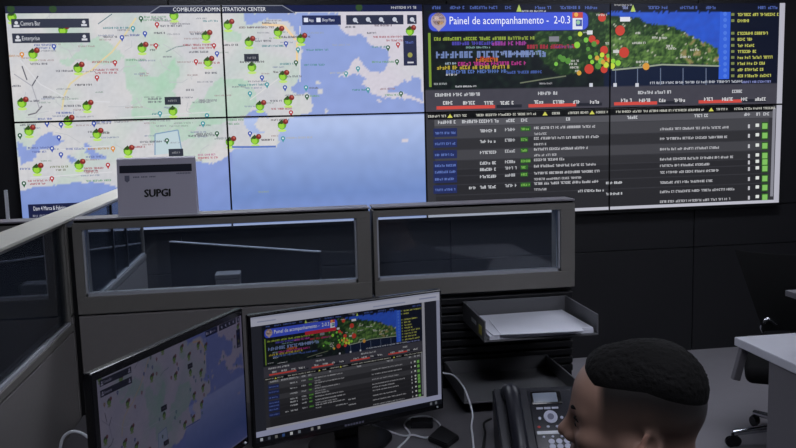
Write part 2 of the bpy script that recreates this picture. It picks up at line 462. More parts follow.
LABELS = [(34, 45, 54, BT), (36, 48, 50, BT), (8, 56, 20, OR), (30, 64, 48, GY), (56, 71, 76, GY), (92, 62, 113, RT), (93, 70, 120, RT), (95, 73, 118, RT), (75, 85, 94, (60, 60, 70)),
 (12, 86, 22, GY), (28, 101, 40, GY), (43, 97, 53, GY), (64, 106, 82, GY), (56, 113, 74, BT), (38, 119, 52, BT), (96, 122, 112, BT), (20, 125, 36, GY), (103, 28, 130, TL), (103, 37, 118, GY), (130, 35, 142, BT),
 (144, 17, 166, GT), (143, 20, 168, GT), (160, 26, 182, GY), (154, 33, 165, (70, 70, 85)), (203, 21, 218, TL), (190, 34, 204, GY), (183, 45, 212, RT), (192, 48, 214, RT), (189, 52, 208, GY), (198, 63, 220, RT), (205, 73, 218, GY),
 (150, 45, 156, RT), (150, 50, 156, (60, 60, 60)), (126, 60, 146, GT), (148, 99, 162, GY), (148, 102, 162, GY), (186, 90, 194, GY), (152, 114, 158, TL), (188, 136, 216, GY), (196, 134, 212, GY), (140, 142, 166, GY), (134, 147, 145, RT),
 (88, 132, 94, GY), (101, 133, 110, (70, 60, 60)), (28, 148, 50, BT), (32, 152, 46, BT), (66, 149, 84, BT), (86, 157, 104, BT), (88, 149, 110, OR), (50, 167, 68, (120, 130, 80)), (56, 170, 66, (120, 120, 90)), (84, 168.5, 104, RT), (84, 171.5, 98, RT), (28, 181, 50, RT), (30, 184, 46, RT), (86, 181, 112, GT), (20, 169, 30, BT),
 (198, 155, 216, (214, 110, 160)), (198, 158, 218, (214, 80, 110)), (239, 27.5, 276, (130, 110, 110)), (262, 23, 278, GY), (255, 41, 272, (80, 78, 90)), (222, 45, 238, (70, 68, 80)), (262, 46, 284, TL), (279, 37, 310, (80, 72, 80)), (306, 50, 330, TL), (240, 62, 266, (90, 90, 96)), (280, 64, 294, TL), (304, 65, 326, TL), (273, 72, 290, (80, 70, 70)), (286, 76.5, 302, GY),
 (238, 85, 266, TL), (309, 88, 318, GY), (310, 96, 320, GT), (270, 101, 282, GY), (271, 109, 292, RT), (271, 120, 290, (90, 80, 80)), (261, 140, 274, (60, 50, 60)), (286, 138, 312, (200, 204, 214)), (226, 120, 244, GT), (226, 124, 240, GT), (258, 192, 270, (150, 176, 170)), (345, 27, 356, GY), (367, 33, 376, GY), (373, 37, 404, RT), (386, 40.5, 404, RT), (372, 47, 388, TL), (372, 62, 396, GT), (300, 33, 324, (160, 180, 220)), (332, 45, 350, (170, 185, 222)), (330, 73, 346, (200, 205, 214)), (352, 90, 366, TL), (380, 89, 396, (180, 140, 150)), (385, 95, 402, GT), (374, 25.5, 392, (110, 90, 110))]
NPIN = len(MAP.polys)
for x0, y, x1, c in LABELS: MAP.pwords((x0, y), x1, 0.0155, mixc(c, (206, 206, 210), .22), 3)
k = 0
while k < 95:                                         # more small street names
    a = (rr.uniform(20, 300), rr.uniform(17, 176)); L = rr.uniform(7, 20)
    if any(inside(a[0] + q * L, a[1], p) for p in SEA for q in (0, .5, 1)) or (a[0] < 92 and a[1] < 43): continue
    MAP.pwords(a, a[0] + L, 0.012, rr.choice([(168, 170, 182), (158, 168, 196), (190, 170, 172), (166, 186, 176), (150, 150, 162)]), 2); k += 1
NLAB = len(MAP.polys)
# header, buttons and boxes drawn over the map
hb = P(3, 13.6)[1]
MAP.rect(-.02, hb, 2.51, 1.40, (40, 44, 66), 8)
MAP.rect(1.52, hb, 2.51, 1.40, (26, 32, 72), 8)
MAP.add([P(150, 13.6), P(160, 6.0), P(282, 5.0), P(296, 13.2)], (30, 36, 62), 9)
MAP.pline([(150, 13.0), (160, 6.2), (282, 5.4), (294, 12.6)], 0.006, (120, 124, 140), 10)
x0, y0 = P(173, 12.0); x1, _ = P(266, 12)
MAP.text('COMBUIGOS ADMINISTRATION CENTER', x0, y0 + .003, 0.024, (226, 228, 236), 11, width=x1 - x0)
MAP.pwords((391, 7.6), 416, 0.022, (196, 198, 208), 11)
for q in [(11, 9), (53, 9), (359, 7.5)]:
    x, v = P(*q); MAP.disc(x, v, .022, (48, 74, 44), 9)
for (a, b) in [((11, 19), (89.5, 27.6)), ((12, 33.5), (90.5, 42.4))]: MAP.prect(a, b, (52, 56, 72), 8)
for tx, a, w in (('Camera Bar', (20.5, 25.6), 20), ('Enterprise', (22, 40.4), 18)):
    x0, y0 = P(*a); x1, _ = P(a[0] + w, a[1]); MAP.text(tx, x0, y0, 0.026, (206, 208, 216), 10, width=x1 - x0)
for q in [(16.5, 24.3), (18, 38.6), (84, 23.4), (84.5, 37.8)]:
    x, v = P(*q); MAP.disc(x, v + .008, .010, (206, 208, 216), 10); MAP.rect(x - .016, v - .016, x + .016, v - .004, (206, 208, 216), 10)
MAP.prect((302, 15.5), (341, 24.8), (30, 40, 84), 8); MAP.prect((346, 15.2), (403.5, 24.4), (46, 50, 72), 8); MAP.prect((407, 15), (416.6, 24), (46, 50, 72), 8)
x0, y0 = P(309, 21.6); MAP.text('App', x0, y0, .018, (220, 224, 240), 10); x0, y0 = P(322, 21.4); MAP.text('Shop Plans', x0, y0, .018, (220, 224, 240), 10)
for q in [(306, 20), (318.5, 20)]:
    x, v = P(*q); MAP.rect(x - .013, v - .013, x + .013, v + .013, (220, 224, 240), 10)
for q in [(355, 20), (368, 19.5), (381, 19.5), (394.5, 19.5), (412, 19.5)]:
    x, v = P(*q); MAP.disc(x, v, .014, (196, 200, 214), 10); MAP.line(x, v, x + .018, v - .018, .007, (196, 200, 214), 10)
MAP.prect((403, 35.5), (417, 65.5), (42, 46, 74), 8); MAP.pwords((405, 42.5), 415, .020, (98, 116, 196), 10)
x, v = P(410, 55); MAP.disc(x, v, .016, (150, 150, 80), 10); x, v = P(410.5, 62.5); MAP.rect(x - .02, v - .005, x + .02, v + .005, (200, 200, 210), 10)
for a, b in [((164.5, 97), (181, 104.5)), ((244, 54), (259, 61.5)), ((168.5, 149), (183.5, 156))]:
    x0, y0, x1, y1 = MAP.prect(a, b, (44, 48, 60), 8); MAP.words(x0 + .02, (y0 + y1) / 2 - .008, x1 - .02, .016, (150, 152, 160), 9)
MAP.pline([(155, 155), (155, 134), (178, 130), (182, 152)], .007, (128, 156, 184), 3); MAP.ppoly([(155, 155), (155, 134), (178, 130), (182, 152)], (190, 208, 214), 2)
MAP.pline([(232, 147), (250, 147), (276, 146.5)], .012, (96, 122, 190), 3)
x0, y0, x1, y1 = MAP.prect((28, 204.5), (92, 228), (26, 32, 66), 8)
xa, va = P(33.5, 210.6); MAP.text('Dam 4 Marca & Fabrica', xa, va, .026, (214, 216, 228), 10, width=P(66, 210)[0] - xa); MAP.pwords((33, 216), 56, .018, (150, 152, 170), 10)

# ---------------------------------------------- picture 2: the tracking panel
DSH = Canvas()
SAT_SEA = [(606, 12), (730, 12), (730, 78), (722, 66), (717, 48), (708, 43), (700, 40), (690, 35), (678, 28), (664, 25), (645, 23), (640, 18), (612, 16)]
SAT_LAND = [(536, 33), (590, 12), (612, 15), (640, 18), (650, 23), (664, 25), (678, 28), (690, 35), (700, 40), (708, 43), (717, 48), (723, 66), (690, 64), (660, 64), (640, 67), (607, 68), (560, 76), (544, 62), (532, 46)]
ROAD_V = P(600, 87.5)[1]
def dsh_base(x, v):
    px, py = unP(x, v)
    n = noise.noise(Vector((px * .5, py * .5, 1))); n1 = noise.noise(Vector((px * .16, py * .16, 3))); n3 = noise.noise(Vector((px * 1.1, py * 1.1, 7)))
    if v < 0.684:
        return (52 + 3 * n1, 52 + 3 * n1, 57 + 3 * n1)
    if v < ROAD_V: return (66 + 3 * n1, 65 + 3 * n1, 75 + 3 * n1)
    qx, qy = px + n1 * 3, py + n * 2
    if px > 722 or py < 11: return (14, 20, 38)
    if inside(qx, qy, SAT_SEA): return (44 + 8 * n, 84 + 8 * n1, 196 + 14 * n1)
    if inside(qx, qy, SAT_LAND):
        t = n * .6 + n1 * .7 + n3 * .30 + .46
        if px < 606: t -= .45
        elif py < 34: t -= .22 + .02 * (34 - py) * (1 if px < 660 else .4)
        c = mixc((26, 50, 26), (116, 152, 76), t)
        if n3 > .56 and px > 612: c = (186, 190, 166)
        if n1 > .25 and px > 680: c = mixc(c, (168, 130, 96), .6)
        return c
    if px > 604: return (16, 27, 52)
    return mixc((14, 20, 24), (28, 44, 36), n1 + .2)
DSH.base = dsh_base
W = (222, 224, 230)
DSH.rect(2.5, P(470, 10.6)[1], 5.02, 1.39, (12, 16, 34), 2)
for a, b, c in [(432, 443, 0), (450, 464, 0), (470, 497, 0), (505, 512, 0), (535, 552, 0), (560, 580, 0), (585, 600, 0), (622, 630, 1), (648, 668, 0), (680, 698, 0), (706, 716, 0), (758, 766, 0), (768, 780, 0)]:
    DSH.pwords((a, 7.6), b, .026, (92, 116, 196) if not c else (150, 160, 210), 4)
DSH.pwords((522, 11.2), 546, .014, W, 6); DSH.pwords((614, 5), 632, .014, (190, 190, 190), 6)
for q in [(519, 8.5), (633, 8.6)]:
    x, v = P(*q); DSH.add([(x - .018, v - .02), (x + .018, v - .02), (x, v + .026)], (176, 200, 96), 4)
DSH.prect((428, 33), (431.6, 87), (118, 148, 52), 3); DSH.pline([(426, 12), (428, 88)], .03, (20, 24, 32), 2)
# banner with rounded ends
x0, v0 = P(428.8, 31.2); x1, v1 = P(588, 12.2)
r = .04
pts = []
for cx, cy, a0 in ((x1 - r, v1 - r, 0), (x0 + r, v1 - r, 90), (x0 + r, v0 + r, 180), (x1 - r, v0 + r, 270)):
    pts += [(cx + r * cos(radians(a0 + k * 18)), cy + r * sin(radians(a0 + k * 18))) for k in range(6)]
DSH.add([(x + (x - (x0 + x1) / 2) * .012, v + (v - (v0 + v1) / 2) * .10) for x, v in pts], (24, 28, 84), 4)
DSH.add(pts, (66, 88, 214), 5)
xa, va = P(449, 25.3); xb, _ = P(570, 25)
DSH.text('Painel de acompanhamento -  2-0.3', xa, va + .006, .050, (240, 242, 250), 7, width=xb - xa)
x, v = P(438.5, 21)
for dx, dy, rr_, c in ((0, 0, .050, (176, 160, 170)), (0, .012, .040, (120, 100, 104)), (-.012, .016, .016, (214, 190, 180)), (.012, -.006, .020, (206, 160, 90)), (0, -.01, .010, (30, 26, 30))):
    DSH.disc(x + dx, v + dy, rr_, c, 6)
DSH.add([(x - .044, v - .02), (x + .044, v - .02), (x, v - .066)], (176, 160, 170), 6)
x, v = P(577.5, 21.5)
DSH.rect(x - .034, v - .05, x + .034, v + .05, (222, 226, 236), 6); DSH.rect(x - .036, v + .022, x + .036, v + .058, (196, 70, 62), 7); DSH.rect(x - .012, v - .03, x + .030, v + .012, (58, 74, 160), 7); DSH.disc(x + .004, v - .006, .014, (150, 196, 160), 8); DSH.disc(x - .01, v + .044, .014, (232, 170, 80), 8)
# coloured lines of announcements
for y, a, b, h, c in [(39, 434, 535, .028, (166, 190, 74)), (43.5, 452, 500, .030, (92, 84, 196)), (43.5, 492, 527, .034, (180, 74, 176)), (46.8, 527, 578, .034, (186, 52, 76)), (47.5, 466, 490, .016, (150, 190, 190)), (47, 555, 574, .018, (130, 70, 170)),
    (55, 436, 552, .056, (128, 150, 206)), (53.5, 500, 545, .03, (150, 170, 220)), (60, 476, 498, .034, (214, 120, 50)), (58.5, 480, 496, .03, (208, 60, 40)), (64, 458, 526, .032, (196, 60, 150)), (63.5, 445, 456, .018, (180, 200, 220)), (67.8, 437, 510, .032, (204, 182, 66)), (72, 446, 506, .030, (98, 130, 206)), (72.4, 506, 542, .024, (84, 110, 190)), (74.8, 446, 457, .016, W), (84, 434, 447, .016, (190, 196, 200)), (86.6, 455, 477, .014, W), (83.6, 539, 552, .014, (190, 190, 196))]:
    x0, v0 = P(a, y); x1, _ = P(b, y); DSH.words(x0, v0 - h / 2, x1, h, c, 4)
DSH.prect((549, 36.5), (559, 41.5), (126, 126, 136), 4)
DSH.pline([(520, 83), (545, 79), (566, 76)], .008, (110, 116, 96), 3)
# red, green and yellow marks over the coast
for q, r_ in [((602, 17.5), .034), ((620, 30.5), .042), ((592, 39), .030), ((604, 50), .034), ((624, 52.5), .044), ((597, 42), .02), ((589, 69), .040), ((604, 69.5), .03), ((607, 58), .026)]:
    x, v = P(*q); DSH.disc(x, v, r_ * .8, (196, 62, 48), 5)
for q in [(580, 34), (570, 38), (586, 40), (594, 44), (590, 57), (596, 54), (601, 61), (608, 56), (613, 61), (598, 66), (606, 65), (592, 62), (612, 66), (556, 64), (563, 59), (568, 61), (560, 57), (602, 55), (588, 49), (577, 45), (618, 63)]:
    x, v = P(*q); DSH.disc(x, v, rr.uniform(.013, .023), rr.choice([(140, 204, 62), (120, 190, 70), (196, 214, 64), (84, 140, 56)]), 5 + rr.randint(0, 2))
for q in [(603, 62), (609, 60), (579, 73), (597, 58)]:
    x, v = P(*q); DSH.disc(x, v, .016, (206, 158, 60), 8)
x, v = P(646, 66.5); DSH.disc(x, v, .024, (214, 150, 60), 6)
DSH.prect((620, 17), (630, 21.5), (222, 222, 230), 6); DSH.prect((587, 30.5), (592.5, 34.5), (214, 216, 222), 6); DSH.prect((613, 50), (619, 53), (200, 200, 200), 7); DSH.pwords((583, 32.5), 587, .01, W, 6)
for a, b, y in [(635, 641, 33), (652, 658, 37.6), (659, 668, 38), (666, 673, 46), (668, 676, 48.5), (632, 645, 43), (690, 700, 50), (680, 690, 57), (636, 648, 62), (605, 612, 43.4), (568, 579, 61), (569, 578, 64), (570, 580, 67.5), (575, 580, 71), (596, 607, 15)]: DSH.pwords((a, y), b, .018, (226, 226, 220), 6)
DSH.pline([(612, 70), (640, 67.4), (662, 64.6), (720, 66)], .010, (150, 160, 140), 3)
for px_ in (615.5, 637.5, 660.5, 683, 706): DSH.pline([(px_, 68), (px_, 85)], .006, (104, 116, 140), 3)
for px_ in (615, 637, 591):
    x, v = P(px_, 85); DSH.rect(x - .012, v - .012, x + .012, v + .012, (200, 202, 212), 4)
DSH.pwords((650, 83), 742, .022, (206, 210, 222), 4); DSH.pwords((742, 82), 771, .020, (150, 158, 222), 4)
DSH.prect((720, 12), (729, 79), (52, 96, 214), 3)
for y in (14, 20, 26, 33, 39, 46, 52, 58, 64, 70, 76):
    x, v = P(725, y); DSH.disc(x, v, .014, (78, 120, 222), 4)
for y, b in [(14.6, 779), (20.8, 749), (33.4, 768), (39.4, 752), (45.6, 754), (51.6, 756), (57.6, 772), (63.6, 766), (69.8, 764), (76, 771)]:
    x0, v0 = P(731, y); DSH.rect(x0, v0 - .008, x0 + .024, v0 + .010, (118, 128, 76), 4)
    DSH.pwords((737.5, y), b, .026, (212, 214, 104), 4)
# the four headings with red bars
for a, b, y in [(435, 481, 95), (538, 558, 93.4), (638, 672, 92.6), (732, 742, 91.4)]: DSH.pwords((a, y), b, .028, W, 3)
for y, xs in [(103.4, ((443, 453), (463, 475), (484, 493), (500, 513))), (102.4, ((534, 544), (553, 565), (573, 581), (590, 602))), (100.8, ((621, 631), (639, 651), (659, 666), (674, 686))), (99.6, ((704, 714), (722, 733), (741, 747), (755, 766)))]:
    for a, b in xs: DSH.pwords((a, y - .4), b, .030, (236, 236, 240), 4)
bv = P(470, 107.1)[1]
for a, b in [(436.5, 495), (528.5, 576), (614, 657), (698.5, 741.5)]:
    xa = P(a, 106)[0]; xb = P(b, 104)[0]; DSH.rect(xa, bv - .011, xb, bv + .010, (206, 74, 66), 3); DSH.rect(xb + .01, bv - .010, xb + .18, bv + .010, (34, 36, 46), 3)
# ticker
tv0, tv1 = P(434, 119.4)[1], P(434, 113.4)[1]
DSH.rect(2.505, tv1, 4.99, 0.684, (52, 50, 58), 2); DSH.rect(2.52, tv0, 4.93, tv1, (10, 11, 13), 3)
for a, b in [(428, 446), (454, 467), (476, 536), (552, 562), (568, 588), (596, 608), (616, 704), (716, 727), (734, 776)]:
    x0 = P(a, 116)[0]; x1 = P(b, 116)[0]; DSH.words(x0, tv0 + .010, x1, tv1 - tv0 - .018, (216, 216, 206), 4)
for a in (450, 545, 592, 711):
    x = P(a, 116)[0]; DSH.add([(x - .018, tv0 + .008), (x + .018, tv0 + .008), (x, tv1 - .006)], (206, 206, 90), 4)
# table
hv = P(434, 126.5)[1]
DSH.rect(2.56, hv, 4.93, tv0 - .004, (84, 84, 90), 2)
for a, b in [(438, 455), (462, 477), (479, 500), (506, 515), (521, 530), (566, 571), (627, 637), (694, 709), (744, 750), (756, 761), (763, 770)]:
    DSH.words(P(a, 122)[0], hv + .012, P(b, 122)[0], .028, W, 3)
rows = [133, 143.7, 154.8, 165.6, 172, 179.2, 189.8, 200]
tv = [P(434, y)[1] for y in rows]
edges = [hv] + [(tv[i] + tv[i + 1]) / 2 - .008 for i in range(7)] + [0.0]
for i in range(8):
    DSH.rect(2.56, edges[i + 1] + .004, 4.90, edges[i] - .003, ((66, 66, 71), (47, 47, 51))[i % 2] if i < 4 else (40, 40, 44), 1)
    v = tv[i]
    xl0, xl1 = P(433.5, rows[i])[0], P(457, rows[i])[0]
    if i < 7:
        DSH.rect(xl0, v - .026, xl1, v + .028, (34, 44, 92), 2); DSH.words(xl0 + .01, v - .012, xl1 - .01, .020, (110, 136, 214), 3)
        DSH.words(P(480, rows[i])[0], v - .008, P(496.5, rows[i])[0], .026, W, 3); DSH.words(P(505, rows[i])[0], v - .004, P(516, rows[i])[0], .026, (206, 208, 214), 3)
        g0 = P(520.5, rows[i])[0]; g1 = P(530.5 if i % 3 == 0 else 528, rows[i])[0]
        DSH.rect(g0, v - .004, g1, v + .026, (44, 92, 38), 2); DSH.words(g0 + .004, v, g1 - .004, .020, (140, 204, 96), 3)
        DSH.words(P(534, rows[i])[0], v + .004, P((596, 599, 588, 564, 596, 600, 598)[i], rows[i])[0], .022, (212, 212, 218), 3)
        if i in (0, 1, 2, 5, 6): DSH.words(P(534, rows[i])[0], v - .034, P((548, 546, 556, 0, 0, 582, 548)[i], rows[i])[0], .020, (200, 200, 206), 3)
        if i == 6: DSH.words(P(469, 189)[0], v - .008, P(477, 189)[0], .022, W, 3)
    else:
        DSH.words(P(578, 199)[0], v + .01, P(604, 199)[0], .022, W, 3)
rr2 = [126, 135.5, 145.8, 155.6, 162, 168.5, 178.5, 187.6, 197.2]
ends = [728, 727, 720, 733, 710, 720, 712, 735, 731]
for i, y in enumerate(rr2):
    v = P(765, y)[1]
    DSH.words(P(660, y)[0], v - .012, P(ends[i], y)[0], .022, (206, 206, 212), 3)
    x = P(749, y)[0]; DSH.rect(x - .008, v - .012, x + .006, v + .014, (190, 190, 196), 3)
    x = P(757.4, y)[0]; DSH.rect(x - .014, v - .004, x + .012, v + .018, (220, 224, 220), 3)
    x = P(764.8, y)[0]; DSH.rect(x - .025, v - .027, x + .025, v + .027, (44, 84, 36), 2); DSH.rect(x - .019, v - .019, x + .019, v + .019, (128, 190, 96), 3)
for y, a, b in [(183, 606, 623), (194, 606, 622)]: DSH.pwords((a, y), b, .022, W, 3)
xs0 = P(771.2, 160)[0]; DSH.rect(xs0, .05, xs0 + .022, tv1 - .02, (134, 134, 144), 3)
DSH.rect(4.955, 0.0, 5.0, 1.368, (178, 178, 190), 12); DSH.rect(2.5, 0.0, 5.0, .026, (186, 186, 198), 12)
MAP.rect(0.0, 0.0, 2.5, .018, (176, 186, 220), 7)

# ------------------------------------------------------------------- room
XL, XR, YB, YF, ZC = -1.3, 6.9, -7.4, 0.06, 2.95
b = MB(); b.box(XL - .1, XR + .1, YB - .1, YF + .3, -0.1, 0.0); struct(b.build('floor', M['floor']))
b = MB(); b.box(XL - .1, XR + .1, YB - .1, YF + .3, ZC, ZC + .1); struct(b.build('ceiling', M['ceiling']))
# front wall: dark cladding boards with narrow grooves
b = MB()
for x in np.arange(XL, XR, 0.01)[:0]: pass
xs = [XL] + [v for v in (-.78, .93, 2.665, 4.40, 6.135) if XL < v < XR] + [XR]
for i in range(len(xs) - 1):
    a, c = xs[i] + .003, xs[i + 1] - .003
    b.box(a, c, YF, YF + .02, 0.0, .737, bevel=.002); b.box(a, c, YF, YF + .02, .743, 1.017, bevel=.002); b.box(a, c, YF, YF + .02, 1.023, 2.44, bevel=.002); b.box(a, c, YF, YF + .02, 2.446, ZC, bevel=.002)
wf = struct(b.build('wall_front', M['wall']))
b = MB(); b.box(XL - .1, XR + .1, YF + .02, YF + .12, 0, ZC); g = b.build('groove_backing', M['groove'], wf)
b = MB(); b.box(XL - .1, XL, YB, YF + .02, 0, ZC); struct(b.build('wall_left', M['wall']))
b = MB(); b.box(XR, XR + .1, YB, YF + .02, 0, ZC); struct(b.build('wall_right', M['wall']))
b = MB(); b.box(XL - .1, XR + .1, YB - .1, YB, 0, ZC); struct(b.build('wall_back', M['wall']))
b = MB(); b.box(-.106, -.084, YF - .012, YF, 1.08, 1.31, bevel=.003)
tag(b.build('wall_strip', M['white']), 'thin pale upright strip on the dark wall left of the map screens', 'strip')

b = MB(); b.box(-.02, 5.02, .006, YF, 1.012, Z0 - .0005, bevel=.002); struct(b.build('trim_1', M['black']))
# ------------------------------------------------------------ video wall
names = {(0, 1): 'upper left video wall screen with street map and two dark search bars',
         (1, 1): 'video wall screen with map of a blue bay and dark toolbar at top',
         (2, 1): 'video wall screen with blue title banner and lines of coloured text',
         (3, 1): 'upper right video wall screen with green satellite coast and yellow list',
         (0, 0): 'lower left video wall screen with map coast partly behind the grey card sign',
         (1, 0): 'video wall screen showing almost only plain pale blue sea',
         (2, 0): 'video wall screen with dark table of blue links and green entries',
         (3, 0): 'lower right video wall screen with dark table and column of green squares'}
for (i, j), lab in names.items():
    t = thing('display_panel', lab, 'screen', (i * PW, 0, Z0 + j * PH), 0, 'video wall screens')
    b = MB(); b.box(.001, PW - .001, .004, YF - .0004, .001, PH - .001, bevel=.003); b.build('housing', M['black'], t)
    g = .0055
    cv = MAP if i < 2 else DSH
    picture('screen', cv, (i * PW + g, j * PH + g, (i + 1) * PW - g, (j + 1) * PH - g), (g, g, PW - g, PH - g), M['wallscreen'], t)

# ------------------------------------------------------------ partitions
def partition_x(label, x0, x1, yf, z_open=(1.122, 1.337), stile=(.027, .045), lower='fabric', depth=.095, cap_cut=0.0):
    """a partition running along x; front face at yf"""
    t = thing('office_partition', label, 'partition', ((x0 + x1) / 2, yf + depth / 2, 0), 0, 'grey glazed office partitions')
    w = (x1 - x0) / 2; h = depth / 2
    b = MB(); b.box(-w, w - cap_cut, -h, h, 1.366, 1.372, bevel=.002); b.build('cap', M['cap'], t)
    b = MB(); b.box(-w + .004, w - .004, -h + .010, h - .010, 1.350, 1.3665); b.build('shadow_gap', M['groove'], t)
    b = MB()
    b.box(-w, w, -h, h, z_open[1], 1.3585, bevel=.001); b.box(-w, w, -h, h, 1.066, z_open[0], bevel=.002)
    b.box(-w, -w + stile[0], -h, h, z_open[0], z_open[1]); b.box(w - stile[1], w, -h, h, z_open[0], z_open[1])
    f = b.build('frame', M['frame'], t)
    b = MB(); b.box(-w + stile[0], w - stile[1], -h + .017, -h + .023, z_open[0], z_open[1]); b.build('glass_pane', M['glass'], t)
    b = MB(); a0, a1 = -w + stile[0], w - stile[1]
    for s in (-1, 1):
        y0, y1 = sorted((-h + .020 + s * .003, -h + .020 + s * .011))
        b.box(a0, a1, y0, y1, z_open[0], z_open[0] + .010)
        b.box(a0, a0 + .006, y0, y1, z_open[0], z_open[1]); b.box(a1 - .006, a1, y0, y1, z_open[0], z_open[1])
    b.build('glazing_bead', M['bead'], f)
    if lower == 'fabric':
        b = MB(); b.box(-w, w, -h + .002, h - .002, .09, 1.060, bevel=.003); b.build('lower_board', M['fabric'], t)
    else:
        b = MB(); b.box(-w, w, -h + .03, h - .002, .09, 1.058); b.box(-w, w, -h + .004, -h + .03, .09, .70, bevel=.002); b.build('lower_board', M['slat'], t)
        b = MB(); z = .765
        while z < 1.05:
            b.box(-w + .004, w - .004, -h + .006, -h + .030, z, z + .022, bevel=.003); z += .029
        b.build('slat_rail', M['slat'], t)
    b = MB(); b.box(-w, w, -h + .012, h - .012, 0, .09); b.build('plinth', M['black'], t)
    return t
YP = -2.5
partition_x('grey partition with glass pane behind the two desk monitors', .906, 1.845, YP)
partition_x('grey partition with glass pane and black slatted lower part above the phone', 1.855, 2.552, YP, stile=(.012, .05), lower='slat')
partition_x('grey glazed partition left of the pale topped cross partition', -.75, .888, YP, stile=(.04, .030), cap_cut=.107)

def partition_y(label, y0, y1, mull, cap_more):
    t = thing('office_partition', label, 'partition', (.838, (y0 + y1) / 2, 0), 0, 'grey glazed office partitions')
    l = (y1 - y0) / 2; h = .052; m = (y0 + y1) / 2
    b = MB(); b.box(-h - .003, h + .003, -l, l + cap_more, 1.362, 1.372, bevel=.002); b.build('cap', M['capb'], t)
    b = MB(); b.box(-h + .012, h - .012, -l, l, 1.350, 1.362); b.box(-h, h, -l, l, 1.018, 1.040, bevel=.002)
    b.box(.026, .046, -l, -l + .03, 1.040, 1.350); b.box(.026, .046, l - .012, l, 1.040, 1.350)
    f = b.build('frame', M['frame'], t)
    b = MB(); b.box(.033, .039, -l + .03, l - .012, 1.040, 1.350); b.build('glass_pane', M['glass'], t)
    b = MB()
    for s in (-1, 1):
        x0, x1 = sorted((.036 + s * .003, .036 + s * .011)); b.box(x0, x1, -l + .03, l - .012, 1.040, 1.048)
    b.build('glazing_bead', M['bead'], f)
    for y in mull:
        b = MB(); b.box(.028, .044, y - m - .005, y - m + .005, 1.046, 1.350); b.build('mullion', M['black'], t)
    b = MB(); b.box(-h + .002, h - .002, -l, l, .09, 1.012, bevel=.003); b.build('lower_board', M['fabric'], t)
    b = MB(); b.box(-h + .012, h - .012, -l, l, 0, .09); b.build('plinth', M['black'], t)
    return t, h, l, m
t, h, l, m = partition_y('pale topped glazed cross partition on the near side, left edge of the photo', -4.25, -2.502, [], .093)
b = MB(); b.box(.0525, .0655, -m - 2.485, -m - 2.42, 0.0, 1.345); b.build('corner_post', M['black'], t)
partition_y('pale topped glazed cross partition beyond, running towards the video wall behind the card sign', -2.403, -1.06, [-1.762, -1.481], 0)

# ------------------------------------------- things beyond the glass panes
DA, DB = Vector((.95, -.62, 0)), Vector((1.735, -1.24, 0)); dd = DB - DA; DL = dd.length
t = thing('desk_divider', 'dark upright divider board with thin pale top edge seen through the left glass pane', 'divider', (DA + DB) / 2, math.atan2(dd.y, dd.x))
b = MB(); b.box(-DL / 2, DL / 2, -.011, .011, .05, 1.034, bevel=.002); b.build('board', M['slat'], t)
b = MB(); b.box(-DL / 2, DL / 2, -.012, .012, 1.034, 1.040, bevel=.001); b.build('top_trim', M['bead'], t)
for s in (-1, 1):
    b = MB(); b.box(s * DL * .4 - .02, s * DL * .4 + .02, -.16, .16, 0, .05, bevel=.006); b.build('foot', M['black'], t)
t = thing('storage_box', 'small grey box on a shelf stand seen through the left glass pane', 'box', (1.300, -1.36, 0))
b = MB(); b.box(-.055, .055, -.05, .05, 0.0, .955, bevel=.003); b.build('stand', M['deskside'], t)
b = MB(); b.box(-.058, .058, -.053, .053, .955, .978, bevel=.004); b.build('lid', M['tray'], t)

# ------------------------------------------------------------------ desks
ZD = .74
t = thing('desk', 'grey L-shaped desk under the monitors and phone', 'desk', (0, 0, 0))
b = MB(); b.prism([(.899, -2.506), (.899, -4.2), (1.62, -4.2), (1.62, -3.45), (1.72, -3.36), (2.60, -3.36), (2.60, -2.506)], .712, ZD, bevel=.002); b.build('worktop', M['desk'], t)
for x0, x1, y0, y1 in ((2.56, 2.585, -3.3, -2.53), (.93, 1.58, -4.17, -4.145), (.93, .955, -3.3, -2.53)):
    b = MB(); b.box(x0, x1, y0, y1, 0, .712, bevel=.002); b.build('leg_panel', M['deskside'], t)
t = thing('desk', 'pale grey desk with dark side panel at the right edge', 'desk', (0, 0, 0))
b = MB(); b.prism([(3.372, -2.145), (3.372, -4.3), (4.95, -4.3), (4.95, -2.145)], .706, ZD, bevel=.002); b.build('worktop', M['desklight'], t)
b = MB(); b.box(3.380, 3.408, -4.28, -2.37, 0, .706, bevel=.002); b.build('side_panel', M['deskside'], t)
b = MB(); b.box(4.90, 4.928, -4.28, -2.57, 0, .706, bevel=.002); b.build('side_panel', M['deskside'], t)
b = MB(); b.box(3.41, 4.898, -2.64, -2.62, .25, .706, bevel=.002); b.build('modesty_panel', M['deskside'], t)
b = MB(); vs = b.box(-.016, .016, -.012, .012, -.075, .075, bevel=.003)
bmesh.ops.transform(b.bm, matrix=Matrix.Translation((3.385, -2.17, .640)) @ Matrix.Rotation(radians(15), 4, 'Y'), verts=b.bm.verts[:]); b.build('corner_bracket', M['deskside'], t)
t = thing('desk_riser', 'grey flat riser on the pale desk at the right edge of the photo', 'riser', (3.69, -2.42, ZD))
b = MB(); b.box(-.205, .22, -.12, .12, .198, .221, bevel=.003); b.build('shelf', M['deskside'], t)
for x in (.02, .19):
    b = MB(); b.box(x, x + .02, -.11, .11, 0, .198, bevel=.002); b.build('leg', M['deskside'], t)
t = thing('desk', 'pale desk behind the photographer, seen only as reflection in the right glass pane', 'desk', (0, 0, 0))
b = MB(); b.prism([(2.62, -4.35), (2.62, -5.6), (3.25, -5.6), (3.25, -4.35)], .712, ZD, bevel=.002); b.build('worktop', M['desklight'], t)
for y in (-5.55, -4.42):
    b = MB(); b.box(2.66, 3.21, y, y + .025, 0, .712); b.build('leg_panel', M['deskside'], t)

